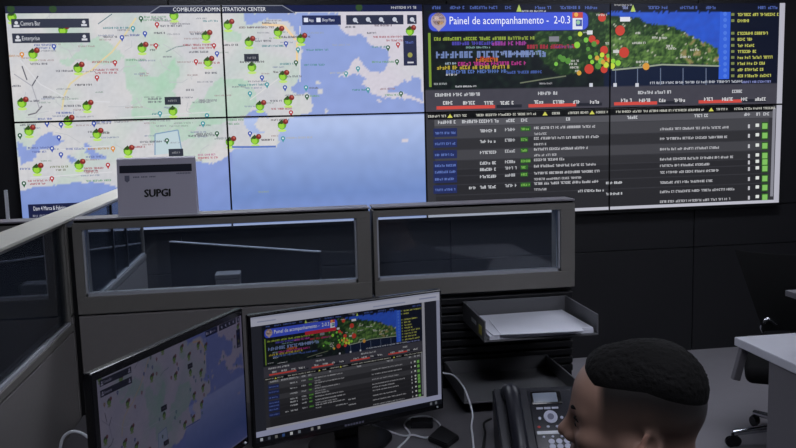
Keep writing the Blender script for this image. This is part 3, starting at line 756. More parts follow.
# --------------------------------------------------------------- monitors
def monitor(label, cx, cy, ztop, w, h, ang, pic, m, extra=None, gain=1.0):
    t = thing('desktop_monitor', label, 'monitor', (cx, cy, ZD), ang, 'desk monitors')
    z1 = ztop - ZD; z0 = z1 - h
    b = MB(); b.box(-w / 2, w / 2, 0.0, .020, z0, z1, bevel=.004)
    b.box(-w / 2 + .05, w / 2 - .05, .016, .045, z0 + .05, z1 - .05, bevel=.012); b.build('housing', M['gloss'], t)
    return t, z0, z1
def mon_common(t, w, z0):
    b = MB(); b.box(-.035, .035, .046, .072, .012, z0 + .16, bevel=.006); b.build('neck', M['gloss'], t)
    b = MB(); b.prism([(.125 * cos(a), .03 + .095 * sin(a)) for a in [2 * pi * k / 32 for k in range(32)]], 0, .012, bevel=.003); b.build('base', M['gloss'], t)
    b = MB(); b.ball((w / 2 - .022, -.001, z0 + .010), .0035, u=10, v=6); b.build('power_lamp', M['white'], t)
    b = MB()
    for p in text_tris('MONITOR')[0][:0]: pass
    x = -.030
    for k in range(7):
        b.box(x, x + .0065, -.0006, .0004, z0 + .010, z0 + .0165); x += .0088
    b.build('nameplate', M['faint'], t)
# right monitor: tracking panel inside a browser window
w, h = .586, .363
ang = math.atan2(.19, .543)
t, z0, z1 = monitor('monitor facing the viewer showing the dark tracking table with blue banner', 1.7335, -2.946, 1.158, w, h, ang, None, None)
ex = []
X0, X1, ZA, ZB = -w / 2 + .008, w / 2 - .008, z0 + .016, z1 - .007
def R(u0, v0, u1, v1, c, layer=14):
    ex.append(([(X0 + (X1 - X0) * a, ZA + (ZB - ZA) * q) for a, q in ((u0, v0), (u1, v0), (u1, v1), (u0, v1))], c, layer))
R(0, .928, 1, 1, (206, 208, 228)); R(0, .045, 1, .09, (178, 182, 214)); R(.98, .09, 1, .928, (170, 174, 200)); R(0, 0, 1, .045, (14, 16, 24))
R(0, .985, 1, 1, (186, 190, 214), 15); R(.62, .945, .8, .955, (170, 176, 206), 15); R(.88, .955, .98, .965, (150, 156, 190), 15); R(.03, .955, .12, .963, (160, 166, 196), 15)
for u, c in ((.018, (200, 206, 216)), (.055, (90, 96, 110)), (.09, (130, 130, 130)), (.125, (60, 90, 150)), (.165, (226, 228, 232)), (.205, (130, 140, 150)), (.27, (150, 150, 150)), (.305, (170, 170, 170)), (.93, (120, 124, 134)), (.96, (120, 124, 134))): R(u, .010, u + .013, .034, c, 15)
R(0, .09, .05, .928, (44, 46, 56), 14); R(.91, .09, .98, .928, (36, 38, 50), 14)
R(.26, .80, .42, .828, (190, 40, 60), 15)
# the window shows the wall's panel scaled between its margins
sx = 2.5 / .86
picture('screen', DSH, (2.5 - .05 * sx, -.09 * 1.368 / .838, 2.5 - .05 * sx + sx, -.09 * 1.368 / .838 + 1.368 / .838), (X0, ZA, X1, ZB), M['screenR'], t, nx=150, ny=90, extra=ex, step=.00006).location = (0, -.0004, 0)
mon_common(t, w, z0)
# left monitor: street map
w2, h2 = .574, .366
t2, z0, z1 = monitor('monitor turned sideways at left, dimmed for the grazing view, showing the street map', 1.3125, -3.293, 1.178, w2, h2, math.atan2(.524, .275), None, None)
LM = Canvas(); LM.base = map_base; LM.polys = [(p_, mixc(c_, (120, 130, 130), .45), l_) if k < NPIN and l_ >= 2 else (p_, c_, l_) for k, (p_, c_, l_) in enumerate(MAP.polys) if not NPIN <= k < NLAB]
picture('screen', LM, (0, 0, 2.5, 1.30), (-w2 / 2 + .016, z0 + .022, w2 / 2 - .010, z1 - .017), M['screenL'], t2, nx=130, ny=76, step=.00006, gain=(.92, .88, 1.25)).location = (0, -.0004, 0)  # gain puts the bluish shift of the grazing view into the colours
mon_common(t2, w2, z0)

# -------------------------------------------------------------- card sign
t = thing('card_sign', 'grey folded card sign lettered SUPGI standing on the partition top', 'sign', (1.168, -2.4525, 1.372), radians(1))
b = MB(); b.extrude_yz([(-.043, 0), (-.041, .003), (-.008, .180), (.002, .184), (.012, .180), (.043, .003), (.043, 0)], -.121, .121)
b.build('card', M['sign'], t)
sl = math.atan2(.177, .033)
def on_sign(u0, v0, u1, v1, m, name, tris=None):
    """print on the sloping front; u from the centre, v up the slope"""
    b = MB(); o = Vector((0, -.0417, .003)); d = Vector((0, .033, .177)).normalized(); n = Vector((0, -.177, .033)).normalized()
    polys = tris or [[(u0, v0), (u1, v0), (u1, v1), (u0, v1)]]
    for p in polys: b.bm.faces.new([b.bm.verts.new(o + Vector((u, 0, 0)) + d * v + n * .0006) for u, v in p])
    return b.build(name, m, t)
on_sign(-.113, .136, .110, .160, M['navy'], 'printed_band')
tr, tw, _ = text_tris('SUPGI')
ks = .080 / tw
tri = [[(-.040 + a * ks * 1, .058 + c * .034) for a, c in p] for p in tr]
off = [(0, 0), (.0015, 0), (-.0015, 0), (.0008, .0010), (-.0008, -.0010)]
allt = []
b = MB(); o = Vector((0, -.0417, .003)); d = Vector((0, .033, .177)).normalized(); n = Vector((0, -.177, .033)).normalized()
for k, (ax, ay) in enumerate(off):
    for p in tri: b.bm.faces.new([b.bm.verts.new(o + Vector((u + ax, 0, 0)) + d * (v + ay) + n * (.0006 + .0001 * k)) for u, v in p])
b.build('lettering', M['ink'], t)
q = []; x = -.072
for k in range(14):
    if k % 5 != 4: q.append([(x, .120), (x + .0035, .120), (x + .0035, .1245), (x, .1245)])
    x += .005
on_sign(0, 0, 0, 0, M['faint'], 'small_print', q)
x = .062; q = []
for k in range(9):
    q.append([(x, .128), (x + .0032, .128), (x + .0032, .132), (x, .132)]); x += .005
on_sign(0, 0, 0, 0, M['faint'], 'small_print', q)
on_sign(-.098, .108, -.083, .128, M['faint'], 'emblem', [[(-.098, .112), (-.0905, .106), (-.083, .112), (-.083, .128), (-.098, .128)]])
b = MB(); b.box(-.125, .125, -.046, .046, 0, .003); b.build('base_strip', M['white'], t)

# ------------------------------------------------------------ paper trays
def tray(label, x0, x1, y0, z0, hgt, dep):
    t = thing('paper_tray', label, 'tray', ((x0 + x1) / 2, y0, z0), 0, 'dark grey paper trays on the slatted partition')
    w = (x1 - x0) / 2; d = dep
    b = MB(); b.box(-w, w, -d, -.004, 0, .005, bevel=.001); b.build('base', M['tray'], t)
    b = MB(); b.box(-w, w, -.009, -.004, .005, hgt, bevel=.001); b.build('back_panel', M['tray'], t)
    for s in (-1, 1):
        b = MB(); b.box(*sorted((s * w, s * (w - .005))), -d, -.009, .005, hgt, bevel=.001); p = b.build('side_panel', M['tray'], t)
        if s < 0 and hgt > .055:
            c = MB(); c.box(-w - .0008, -w, -d + .03, -d + .065, .014, .042); o = c.build('label', M['yellow'], p); o['label'] = 'yellow sticker'
            c = MB(); c.box(-w - .0008, -w, -d + .10, -d + .16, .030, .042); o = c.build('label', M['white'], p); o['label'] = 'white sticker'
            c = MB(); c.box(w - .0052 - 2 * w + .005, w - .0044 - 2 * w + .005, -d + .03, -d + .062, .014, .040)
            c.build('sticker', M['yellow'], p)
    for s in (-1, 1):
        b = MB(); b.box(s * w * .6 - .02, s * w * .6 + .02, -.004, .010, .01, hgt - .01); b.build('bracket', M['black'], t)
    return t
tray('upper dark grey tray holding white papers under the right glass pane', 2.152, 2.518, -2.499, .972, .066, .292)
tray('lower empty dark grey tray beside the phone, below the tray of papers', 2.085, 2.45, -2.499, .782, .050, .292)
t = thing('paper_stack', 'stack of white papers lying in the upper tray', 'papers', (2.335, -2.651, .9775), radians(1))
b = MB(); b.box(-.168, .168, -.135, .134, 0, .012, bevel=.001); b.build('lower_sheets', M['paper'], t)
b = MB(); b.box(-.160, .166, -.134, .120, .0122, .016, rot=Matrix.Rotation(radians(1.2), 4, 'Z')); b.build('top_sheets', M['paper'], t)
t = MB(); t.box(-.13, .13, -.095, .095, 0, .0015)
tag(t.build('paper_sheet', M['paper'], loc=(2.338, -2.715, .9945), rotz=radians(-4)), 'loose white sheet on top of the papers in the upper tray, sticking out in front', 'paper')
for k, (x, y, r, m, lab) in enumerate([(1.60, -3.00, 12, 'paper', 'white sheet on the desk below the right monitor'), (1.655, -2.985, 16, 'pink', 'pink slip lying over the sheet below the right monitor')]):
    b = MB(); b.box(-.05, .05, -.05, .05, 0, .001); tag(b.build('paper_sheet', M[m], loc=(x, y - .06, ZD + .0003 + k * .0015), rotz=radians(r)), lab, 'paper')

# ------------------------------------------------ small things on the desk
b = MB(); b.prism([(1.996, -2.872), (2.030, -2.965), (1.982, -3.022), (1.940, -2.955)], ZD + .0003, ZD + .016, bevel=.003)
tag(b.build('notebook', M['black']), 'black closed notebook on the desk in front of the lower tray', 'notebook')
b = MB(); b.box(-.034, .034, -.024, .024, 0, .020, bevel=.005)
tag(b.build('power_adapter', M['gloss'], loc=(1.945, -2.835, ZD + .0003), rotz=radians(-12)), 'black power adapter inside the cable loop beside the monitor', 'adapter')
b = MB(); b.tube([(2.0, -2.78, .90), (2.035, -2.74, .868), (2.060, -2.76, .866), (2.079, -2.81, .846), (2.088, -2.85, .812), (2.086, -2.90, .787), (2.068, -2.955, .776), (2.056, -3.02, .764), (2.035, -3.09, .744), (1.95, -3.16, .744)], .0028, 8)
tag(b.build('cable', M['cable'], smooth=True), 'pale cable arching from behind the monitor down to the desk beside the phone', 'cable')
b = MB(); b.tube([(1.80, -3.08, .7435), (1.852, -2.985, .7435), (1.880, -2.94, .7435), (1.899, -2.893, .7435), (1.894, -2.82, .7435), (1.925, -2.768, .744), (1.975, -2.770, .745), (1.998, -2.835, .7435), (1.983, -2.893, .7435), (1.940, -2.933, .7435), (1.905, -2.918, .749), (1.872, -2.9, .7435), (1.80, -2.80, .7435)], .0028, 8)
tag(b.build('cable', M['cable'], smooth=True), 'pale cable coiled in a loop on the desk below the monitor corner', 'cable')
b = MB(); b.tube([(2.16, -2.83, .744), (2.13, -2.86, .744), (2.115, -2.93, .744), (2.09, -3.01, .744), (2.075, -3.07, .744), (2.06, -3.16, .744)], .0035, 8)
tag(b.build('cable', M['black'], smooth=True), 'black cable lying on the desk close to the phone', 'cable')
b = MB(); b.tube([(.940, -2.95, .7435), (.944, -2.95, .79), (.952, -2.95, .828), (.968, -2.95, .846), (.989, -2.95, .849), (1.014, -2.952, .836), (1.05, -2.96, .80), (1.09, -2.97, .755), (1.12, -2.98, .7435), (1.17, -3.0, .7435)], .0042, 8)
tag(b.build('cable', M['white'], smooth=True), 'white cable bent in an arch beside the left monitor', 'cable')

# ------------------------------------------------------------------ phone
t = thing('desk_phone', 'black office desk phone with grey display and round pale keys', 'phone', (2.226, -3.105, ZD), radians(-6))
W2 = .120; yb, zb, yt, zt = -.095, .022, .068, .165
b = MB(); b.extrude_yz([(yb - .004, .002), (yb - .004, zb - .004), (yb, zb), (yt, zt), (yt + .012, zt - .006), (yt + .010, zt - .04), (.05, .002)], -W2, W2)
bmesh.ops.bevel(b.bm, geom=b.bm.edges[:], offset=.004, segments=2, affect='EDGES')
body = b.build('body', M['phone'], t, smooth=True)
fo = Vector((0, yb, zb)); fd = Vector((0, yt - yb, zt - zb)); FL = fd.length; fd.normalize(); fn = Vector((0, -fd.z, fd.y))
FM = Matrix(((1, 0, 0, 0), (0, fd.y, fn.y, yb), (0, fd.z, fn.z, zb), (0, 0, 0, 1)))   # face coordinates: x, up the face, out of it
def face_box(x0, x1, v0, v1, d, bev, name, m, par=t, d0=-.001):
    b = MB(); b.box(x0, x1, v0, v1, d0, d, bevel=bev, rot=FM); return b.build(name, m, par, smooth=True)
face_box(-.026, .094, .006, FL - .010, .0035, .003, 'face_plate', M['phone'])
scr = face_box(-.020, .064, FL - .056, FL - .016, .006, .002, 'display_surround', M['gloss'])
face_box(-.014, .052, FL - .050, FL - .021, .0072, .001, 'display', M['lcd'], scr)
for k in range(3): face_box(-.010 + k * .021, .008 + k * .021, FL - .070, FL - .064, .0055, .001, 'soft_key', M['key'])
def face_cyl(x, v, r, d, name, m, par=t, rx=1.0, d0=0.002, seg=20):
    b = MB(); vs = b.cyl((0, 0, 0), r, d - d0, seg=seg)
    bmesh.ops.transform(b.bm, matrix=FM @ Matrix.Translation((x, v, (d + d0) / 2)) @ Matrix.Diagonal((rx, 1, 1, 1)), verts=b.bm.verts[:])
    return b.build(name, m, par, smooth=True)
nv = FL - .094
ring = face_cyl(.024, nv, .0185, .0075, 'navigation_ring', M['key'], seg=28); face_cyl(.024, nv, .009, .0085, 'centre_key', M['faint'], ring)
for s in (-.030, .030): face_cyl(.024 + s, nv - .003, .0042, .006, 'side_key', M['key'])
for k in range(4): face_cyl(-.012 + k * .0245, nv - .028, .0032, .0055, 'status_lamp' if k == 0 else 'line_key', M['red'] if k == 0 else M['key'], rx=1.3)
face_box(-.020, .080, nv - .050, nv - .040, .005, .001, 'label_strip', M['white'])
for k in range(3): face_cyl(-.004 + k * .024, nv - .057, .0028, .0055, 'line_key', M['key'], rx=1.3)
for r_ in range(4):
    for c_ in range(3): face_cyl(.014 + c_ * .0205, nv - .071 - r_ * .0145, .0072, .0062, 'dial_key', M['key'], rx=1.15)
# handset: cupped ends joined by an arched grip
b = MB()
hx = -.074
def fp(x, v, d): return FM @ Vector((x, v, d))
b.tube([fp(hx, FL - .018, .006), fp(hx, FL - .026, .020), fp(hx, FL - .052, .030), fp(hx, FL * .5, .034), fp(hx, .048, .031), fp(hx, .016, .024), fp(hx, -.004, .010)], lambda s: .021 + .007 * abs(2 * s - 1) ** 3, 14, 5)
hs = b.build('handset', M['phone'], t, smooth=True)
for v in (FL - .030, .014):
    b = MB(); b.cyl((0, 0, 0), .024, .022, seg=24); bmesh.ops.transform(b.bm, matrix=FM @ Matrix.Translation((hx, v, .014)), verts=b.bm.verts[:]); b.build('ear_cup', M['gloss'], hs, smooth=True)
b = MB(); b.tube([fp(hx, 0.0, .006), (hx - .02, yb - .02, .012), (hx - .06, yb + .01, .006), (hx - .09, yb + .06, .006), (hx - .06, yb + .10, .006)], .004, 8); b.build('cord', M['black'], t, smooth=True)

# ------------------------------------------------------------ office chair
def office_chair(label, x, y, rot, arms=True, grp=None):
    """seat front towards local -y"""
    t = thing('office_chair', label, 'chair', (x, y, 0), rot, grp)
    for k in range(5):
        a = 2 * pi * k / 5 - pi / 2
        b = MB(); b.tube([(0, 0, .105), (.10 * cos(a), .10 * sin(a), .100), (.30 * cos(a), .30 * sin(a), .070)], lambda s: .024 - .009 * s, 10, 5); lg = b.build('base_leg', M['chrome'], t, smooth=True)
        b = MB()
        for s in (-1, 1): b.cyl((.30 * cos(a) - s * .014 * sin(a), .30 * sin(a) + s * .014 * cos(a), .027), .027, .018, 'x', 18, rot=None)
        bmesh.ops.rotate(b.bm, cent=(.30 * cos(a), .30 * sin(a), .027), matrix=Matrix.Rotation(a + pi / 2, 3, 'Z'), verts=b.bm.verts[:])
        b.cyl((.30 * cos(a), .30 * sin(a), .052), .010, .03); b.build('caster', M['gloss'], lg, smooth=True)
    b = MB(); b.cyl((0, 0, .13), .032, .09); b.cyl((0, 0, .26), .018, .22); b.build('gas_lift', M['black'], t, smooth=True)
    b = MB(); b.box(-.11, .11, -.12, .16, .36, .40, bevel=.012); b.build('mechanism', M['black'], t)
    b = MB(); b.box(-.245, .245, -.25, .23, .40, .475, bevel=.034, seg=4)
    for v in b.bm.verts:
        v.co.z -= .035 * max(0, (-v.co.y - .12) / .13) ** 2
        v.co.z -= .012 * (1 - (v.co.x / .245) ** 2) * (1 if v.co.z > .45 else 0)
    b.build('seat', M['mesh'], t, smooth=True)
    # curved shell back, waisted and dipped along its top edge
    nx_, nz_ = 14, 14; b = MB(); gr = {}
    for s in (0, 1):
        for i in range(nx_ + 1):
            for j in range(nz_ + 1):
                u = -1 + 2 * i / nx_; q = j / nz_
                wd = .15 + .145 * q
                top = .91 + .020 * u * u + .008 * abs(u) ** 6
                z = .53 + (top - .53) * q
                yy = .235 + .02 * sin(pi * q * 1.0) * -1 + .10 * q - .055 * (1 - u * u) * -1 * .9 - .05 + s * (.024 if 0 < i < nx_ and 0 < j < nz_ else .018)
                gr[s, i, j] = b.bm.verts.new((u * wd, yy, z))
    for i in range(nx_):
        for j in range(nz_):
            b.bm.faces.new((gr[0, i, j], gr[0, i + 1, j], gr[0, i + 1, j + 1], gr[0, i, j + 1])); b.bm.faces.new((gr[1, i, j], gr[1, i, j + 1], gr[1, i + 1, j + 1], gr[1, i + 1, j]))
    for i in range(nx_):
        for j in (0, nz_): b.bm.faces.new((gr[0, i, j], gr[1, i, j], gr[1, i + 1, j], gr[0, i + 1, j]))
    for j in range(nz_):
        for i in (0, nx_): b.bm.faces.new((gr[0, i, j], gr[0, i, j + 1], gr[1, i, j + 1], gr[1, i, j]))
    b.build('backrest', M['mesh'], t, smooth=True)
    b = MB(); b.tube([(0, .14, .375), (0, .27, .40), (0, .315, .50), (0, .30, .66)], .020, 10, 5); b.build('back_bar', M['black'], t, smooth=True)
    b = MB(); b.tube([(-.09, .225, .56), (-.13, .205, .59), (-.155, .21, .555), (-.145, .22, .52)], .012, 10, 5); b.build('back_bracket', M['chrome'], t, smooth=True)
    if arms:
        for s in (-1, 1):
            b = MB(); b.box(s * .285 - .016, s * .285 + .016, -.06, .0, .42, .635, bevel=.006); b.box(*sorted((s * .10, s * .285)), -.05, -.01, .385, .405, bevel=.004)
            a = b.build('arm_post', M['armgrey'], t, smooth=True)
            b = MB(); b.box(s * .285 - .036, s * .285 + .036, -.16, .10, .635, .665, bevel=.012, seg=3); b.build('arm_pad', M['armgrey'], a, smooth=True)
    return t
office_chair('black office chair with chrome star base by the dark wall', 4.035, -1.62, math.atan2(-.5, .85), False, 'office chairs')

# ------------------------------------------------------------- lamps above
k = 0
for (x, y, lab) in ((1.0, -1.35, 'flush ceiling lamp over the screens, left'), (4.2, -1.35, 'flush ceiling lamp over the screens, right'), (2.1, -4.6, 'flush ceiling lamp over the desks, left'), (4.6, -4.6, 'flush ceiling lamp over the desks, right')):
    t = thing('ceiling_light', lab, 'lamp', (x, y, ZC), 0, 'flush ceiling lamps')
    b = MB()
    for a in ((-.62, .62, -.32, -.30), (-.62, .62, .30, .32), (-.62, -.60, -.30, .30), (.60, .62, -.30, .30)): b.box(*a, -.03, 0)
    b.build('frame', M['white'], t)
    b = MB(); b.box(-.60, .60, -.30, .30, -.016, -.004); b.build('diffuser', M['lamp'], t)
# ----------------------------------------------------------------- person
def surface_nets(f, xs, ys, zs):
    """a closed surface where f changes sign, on a grid with uneven spacing"""
    X, Y, Z = np.meshgrid(xs, ys, zs, indexing='ij')
    V = f(X.astype(np.float32), Y.astype(np.float32), Z.astype(np.float32))
    S = V < 0
    nx, ny, nz = V.shape
    G = (xs, ys, zs)
    c = np.zeros((nx - 1, ny - 1, nz - 1), np.int8)
    for a in (0, 1):
        for b in (0, 1):
            for d in (0, 1): c += S[a:nx - 1 + a, b:ny - 1 + b, d:nz - 1 + d]
    act = np.argwhere((c > 0) & (c < 8))
    idx = -np.ones(c.shape, np.int64); idx[tuple(act.T)] = np.arange(len(act))
    acc = np.zeros((len(act), 3)); cnt = np.zeros(len(act))
    corners = [(a, b, d) for a in (0, 1) for b in (0, 1) for d in (0, 1)]
    for p in corners:
        for ax in range(3):
            if p[ax]: continue
            q = list(p); q[ax] = 1
            A = act + np.array(p); B = act + np.array(q)
            va = V[tuple(A.T)]; vb = V[tuple(B.T)]
            m = (va < 0) != (vb < 0)
            t = np.where(m, va / np.where(m, va - vb, 1), 0)
            pa = np.stack([G[k][A[:, k]] for k in range(3)], 1); pb = np.stack([G[k][B[:, k]] for k in range(3)], 1)
            acc[m] += (pa + (pb - pa) * t[:, None])[m]; cnt[m] += 1
    verts = acc / np.maximum(cnt, 1)[:, None]
    faces = []
    for ax in range(3):
        u, w = [(1, 2), (2, 0), (0, 1)][ax]
        sl = [slice(None)] * 3; sl2 = [slice(None)] * 3
        sl[ax] = slice(0, -1); sl2[ax] = slice(1, None)
        E = np.argwhere(S[tuple(sl)] != S[tuple(sl2)])
        E = E[(E[:, u] > 0) & (E[:, w] > 0) & (E[:, u] < V.shape[u] - 1) & (E[:, w] < V.shape[w] - 1)]
        flip = S[tuple(E.T)]
        ids = []
        for du, dw in ((0, 0), (-1, 0), (-1, -1), (0, -1)):
            K = E.copy(); K[:, u] += du; K[:, w] += dw; ids.append(idx[tuple(K.T)])
        q = np.stack(ids, 1); q[~flip] = q[~flip][:, ::-1]
        faces.append(q)
    return verts, np.concatenate(faces)

def mesh_np(name, verts, faces, m, parent, cols=None):
    me = bpy.data.meshes.new(name); me.from_pydata(verts.tolist(), [], faces.tolist())
    for p in me.polygons: p.use_smooth = True
    if cols is not None:
        at = me.color_attributes.new('Col', 'FLOAT_COLOR', 'POINT')
        a = np.ones((len(verts), 4), np.float32); c3 = np.asarray(cols) / 255.0
        a[:, :3] = np.where(c3 <= 0.04045, c3 / 12.92, ((c3 + 0.055) / 1.055) ** 2.4)
        at.data.foreach_set('color', a.ravel())
    me.materials.append(m)
    bm = bmesh.new(); bm.from_mesh(me); bmesh.ops.recalc_face_normals(bm, faces=bm.faces[:]); bm.to_mesh(me); bm.free()
    o = bpy.data.objects.new(name, me); COL.objects.link(o); o.parent = parent
    return o

def ell(p, c, r):
    x, y, z = (p[0] - c[0]) / r[0], (p[1] - c[1]) / r[1], (p[2] - c[2]) / r[2]
    k0 = np.sqrt(x * x + y * y + z * z) + 1e-6
    k1 = np.sqrt((x / r[0]) ** 2 + (y / r[1]) ** 2 + (z / r[2]) ** 2) + 1e-6
    return k0 * (k0 - 1) / k1
def cap(p, a, b, ra, rb):
    ba = [b[i] - a[i] for i in range(3)]; L = sum(q * q for q in ba)
    pa = [p[i] - a[i] for i in range(3)]
    h = np.clip(sum(pa[i] * ba[i] for i in range(3)) / L, 0, 1)
    return np.sqrt(sum((pa[i] - ba[i] * h) ** 2 for i in range(3))) - (ra + (rb - ra) * h)
def su(a, b, k): h = np.clip(.5 + .5 * (b - a) / k, 0, 1); return b + (a - b) * h - k * h * (1 - h)
def ssub(a, b, k): return -su(-a, b, k)

HC = (0.065, 0.0, 1.156)          # head centre in the person's own frame (x forward, y left)
HP = radians(-0.5)                  # head held level, chin a little up
def head_local(X, Y, Z):
    x, y, z = X - HC[0], Y - HC[1], Z - HC[2]
    c, s = cos(HP), sin(HP)
    return (x * c - z * s, y, x * s + z * c)
def skull(p):
    q = (p[0], np.abs(p[1]), p[2])
    d = ell(p, (-.012, 0, .030), (.100, .077, .085))
    d = su(d, ell(p, (.033, 0, .024), (.058, .063, .068)), .03)
    d = su(d, ell(p, (-.040, 0, .040), (.058, .066, .067)), .03)             # back of the crown              # forehead
    d = su(d, ell(p, (.030, 0, -.045), (.060, .060, .080)), .035)
    d = su(d, ell(p, (.045, 0, -.088), (.042, .046, .030)), .03)             # jaw
    d = su(d, ell(p, (.078, 0, -.100), (.018, .020, .016)), .022)            # chin
    d = su(d, cap(q, (.022, .050, -.075), (.000, .058, -.03), .016, .018), .025)
    d = su(d, cap(q, (.080, .010, .012), (.068, .042, .012), .010, .009), .018)   # brow
    d = su(d, ell(q, (.060, .046, -.028), (.022, .018, .016)), .025)         # cheekbone
    d = su(d, cap(p, (.088, 0, .006), (.107, 0, -.027), .0075, .0095), .014) # nose
    d = su(d, cap(p, (.104, 0, -.028), (.109, 0, -.031), .0105, .010), .006)
    d = su(d, ell(q, (.094, .013, -.037), (.013, .0075, .0085)), .007)
    d = ssub(d, ell(q, (.095, .033, -.006), (.015, .016, .011)), .014)       # eye socket
    d = ssub(d, ell(q, (.099, .007, -.0445), (.005, .0035, .004)), .003)     # nostril
    d = su(d, cap(p, (.092, -.018, -.064), (.092, .018, -.064), .0065, .0065), .008)
    d = su(d, cap(p, (.090, -.015, -.074), (.090, .015, -.074), .0075, .0075), .008)
    d = ssub(d, cap(p, (.100, -.02, -.0688), (.100, .02, -.0688), .0022, .0022), .003)
    # eyelids over the eyeball
    d = su(d, ell(q, (.0745, .032, -.004), (.0135, .0145, .0125)), .005)
    return d
def ears(p):
    q = (p[0], np.abs(p[1]), p[2])
    c, s = cos(.45), sin(.45)
    x, y, z = q[0] + .020, q[1] - .079, q[2] + .024
    xr, yr = x * c + y * s, -x * s + y * c
    e = ell((xr, yr, z + .25 * xr), (-.008, 0, 0), (.0185, .0055, .033))
    e = ssub(e, ell((xr, yr - .006, z + .25 * xr), (-.006, 0, .002), (.011, .006, .022)), .004)
    return su(e, ell((xr, yr, z), (.006, -.004, -.002), (.008, .008, .012)), .006)
def head_sdf(X, Y, Z):
    p = head_local(X, Y, Z)
    return su(skull(p), ears(p), .006)
SH = [(-.055, s * .180, .945) for s in (-1, 1)]
EL = [(-.02, s * .255, .72) for s in (-1, 1)]
WR = [(.22, s * .165, .645) for s in (-1, 1)]
HIP = [(-.07, s * .095, .56) for s in (-1, 1)]; KN = [(.37, s * .13, .545) for s in (-1, 1)]; AN = [(.33, s * .13, .10) for s in (-1, 1)]
def torso(p):
    d = ell(p, (-.085, 0, .58), (.125, .165, .12))
    d = su(d, ell(p, (-.085, 0, .74), (.115, .150, .16)), .08)
    d = su(d, ell(p, (-.065, 0, .87), (.125, .175, .14)), .08)
    return su(d, cap(p, SH[0], SH[1], .060, .060), .06)
def arm(p, i): return su(cap(p, SH[i], EL[i], .054, .042), cap(p, EL[i], WR[i], .042, .028), .02)
def leg(p, i): return su(cap(p, HIP[i], KN[i], .084, .060), cap(p, KN[i], AN[i], .058, .040), .03)
def neck(p): return cap(p, (-.045, 0, .93), (.030, 0, 1.108), .066, .058)
def body_sdf(X, Y, Z):
    p = (X, Y, Z)
    d = torso(p)
    for i in (0, 1): d = su(d, arm(p, i), .03); d = su(d, leg(p, i), .03)
    for i in (0, 1): d = su(d, cap(p, AN[i], (.45, AN[i][1], .052), .036, .032), .02)
    d = su(d, neck(p), .05)
    return su(d, head_sdf(X, Y, Z), .028)

def spaced(lo, hi, flo, fhi, coarse, fine):
    a = np.arange(lo, flo, coarse); b = np.arange(flo, fhi, fine); c = np.arange(fhi, hi, coarse)
    return np.concatenate([a, b, c])
gx = spaced(-.26, .56, HC[0] - .132, HC[0] + .142, .016, .0032)
gy = spaced(-.36, .36, -.098, .0981, .016, .0032)
gz = spaced(-.02, 1.30, .985, 1.275, .016, .0032)
V1, F1 = surface_nets(body_sdf, gx, gy, gz)

# hands: palm, four unequal bent fingers and a thumb leaving the side of the palm, resting on the thighs
def hand_sdf(i):
    s = (-1, 1)[i]; w = Vector(WR[i]); fwd = Vector((.94, -s * .22, -.16)).normalized(); side = Vector((-.22 * 1, -s, 0)); side = (side - fwd * side.dot(fwd)).normalized(); up = Vector((0, 0, 1)); up = (up - fwd * up.dot(fwd)).normalized()
    def at(a, b, c): return tuple(w + fwd * a + side * b + up * c)
    def f(X, Y, Z):
        p = (X, Y, Z)
        d = cap(p, at(-.05, 0, 0), at(.01, 0, 0), .027, .024)
        d = su(d, cap(p, at(.02, -.012, 0), at(.085, -.024, .002), .019, .013), .02)
        d = su(d, cap(p, at(.02, .010, 0), at(.088, .022, .002), .019, .013), .02)
        for k, (b, L) in enumerate(((.030, .068), (.010, .076), (-.010, .070), (-.029, .056))):
            a0 = at(.084, b, .003); a1 = at(.084 + L * .48, b * 1.12, .004); a2 = at(.084 + L * .80, b * 1.15, -.006); a3 = at(.084 + L, b * 1.15, -.018)
            fd = su(su(cap(p, a0, a1, .0092, .0085), cap(p, a1, a2, .0085, .0078), .003), cap(p, a2, a3, .0078, .0068), .003)
            d = su(d, fd, .005)
        th = su(cap(p, at(.022, .026, -.004), at(.058, .052, -.008), .013, .0105), cap(p, at(.058, .052, -.008), at(.090, .060, -.012), .0105, .0085), .004)
        return su(d, th, .008)
    c = w + fwd * .06
    return f, c
vs, fs = [V1], [F1]; nv_ = len(V1)
for i in (0, 1):
    f, c = hand_sdf(i)
    V2, F2 = surface_nets(f, np.arange(c.x - .13, c.x + .13, .004), np.arange(c.y - .11, c.y + .11, .004), np.arange(c.z - .08, c.z + .07, .004))
    vs.append(V2); fs.append(F2 + nv_); nv_ += len(V2)
VB = np.concatenate(vs); FB = np.concatenate(fs)

def hair_h(p):
    """height above the hair line, over the head"""
    x, y, z = p
    side = .066 + .30 * np.minimum(0, x + .02) + .0 * y
    front = .062 + (x - .044) * .66 - .10 * np.abs(y)
    return z - np.where(x > .044 - 0 * y, np.maximum(side, front), side)
def npnoise(x, y, z):
    return (np.sin(x * 410 + 1.3 * np.sin(y * 330)) * np.sin(y * 450 + 1.1 * np.sin(z * 370)) * np.sin(z * 430 + 1.7 * np.sin(x * 290)))
def hair_t(p):
    h = hair_h(p)
    t = np.where(h < 0, h * .30, .018 * (1 - np.exp(-np.maximum(h, 0) / (.050 - .030 * np.clip((p[0] - .02) / .05, 0, 1)))))
    t = np.where(h > 0, t * (1 - .28 * np.clip((p[0] - .0) / .07, 0, 1)), t)
    t = t + np.where(h > 0, .0020 * npnoise(*p) * np.clip(h / .02, 0, 1), 0)
    return np.maximum(t, -.006) - .0004
def hair_sdf(X, Y, Z):
    p = head_local(X, Y, Z)
    return skull(p) - hair_t(p)
hx_ = np.arange(HC[0] - .140, HC[0] + .125, .003); hy_ = np.arange(-.108, .108, .003); hz_ = np.arange(HC[2] - .02, HC[2] + .175, .003)
VH, FH = surface_nets(hair_sdf, hx_, hy_, hz_)

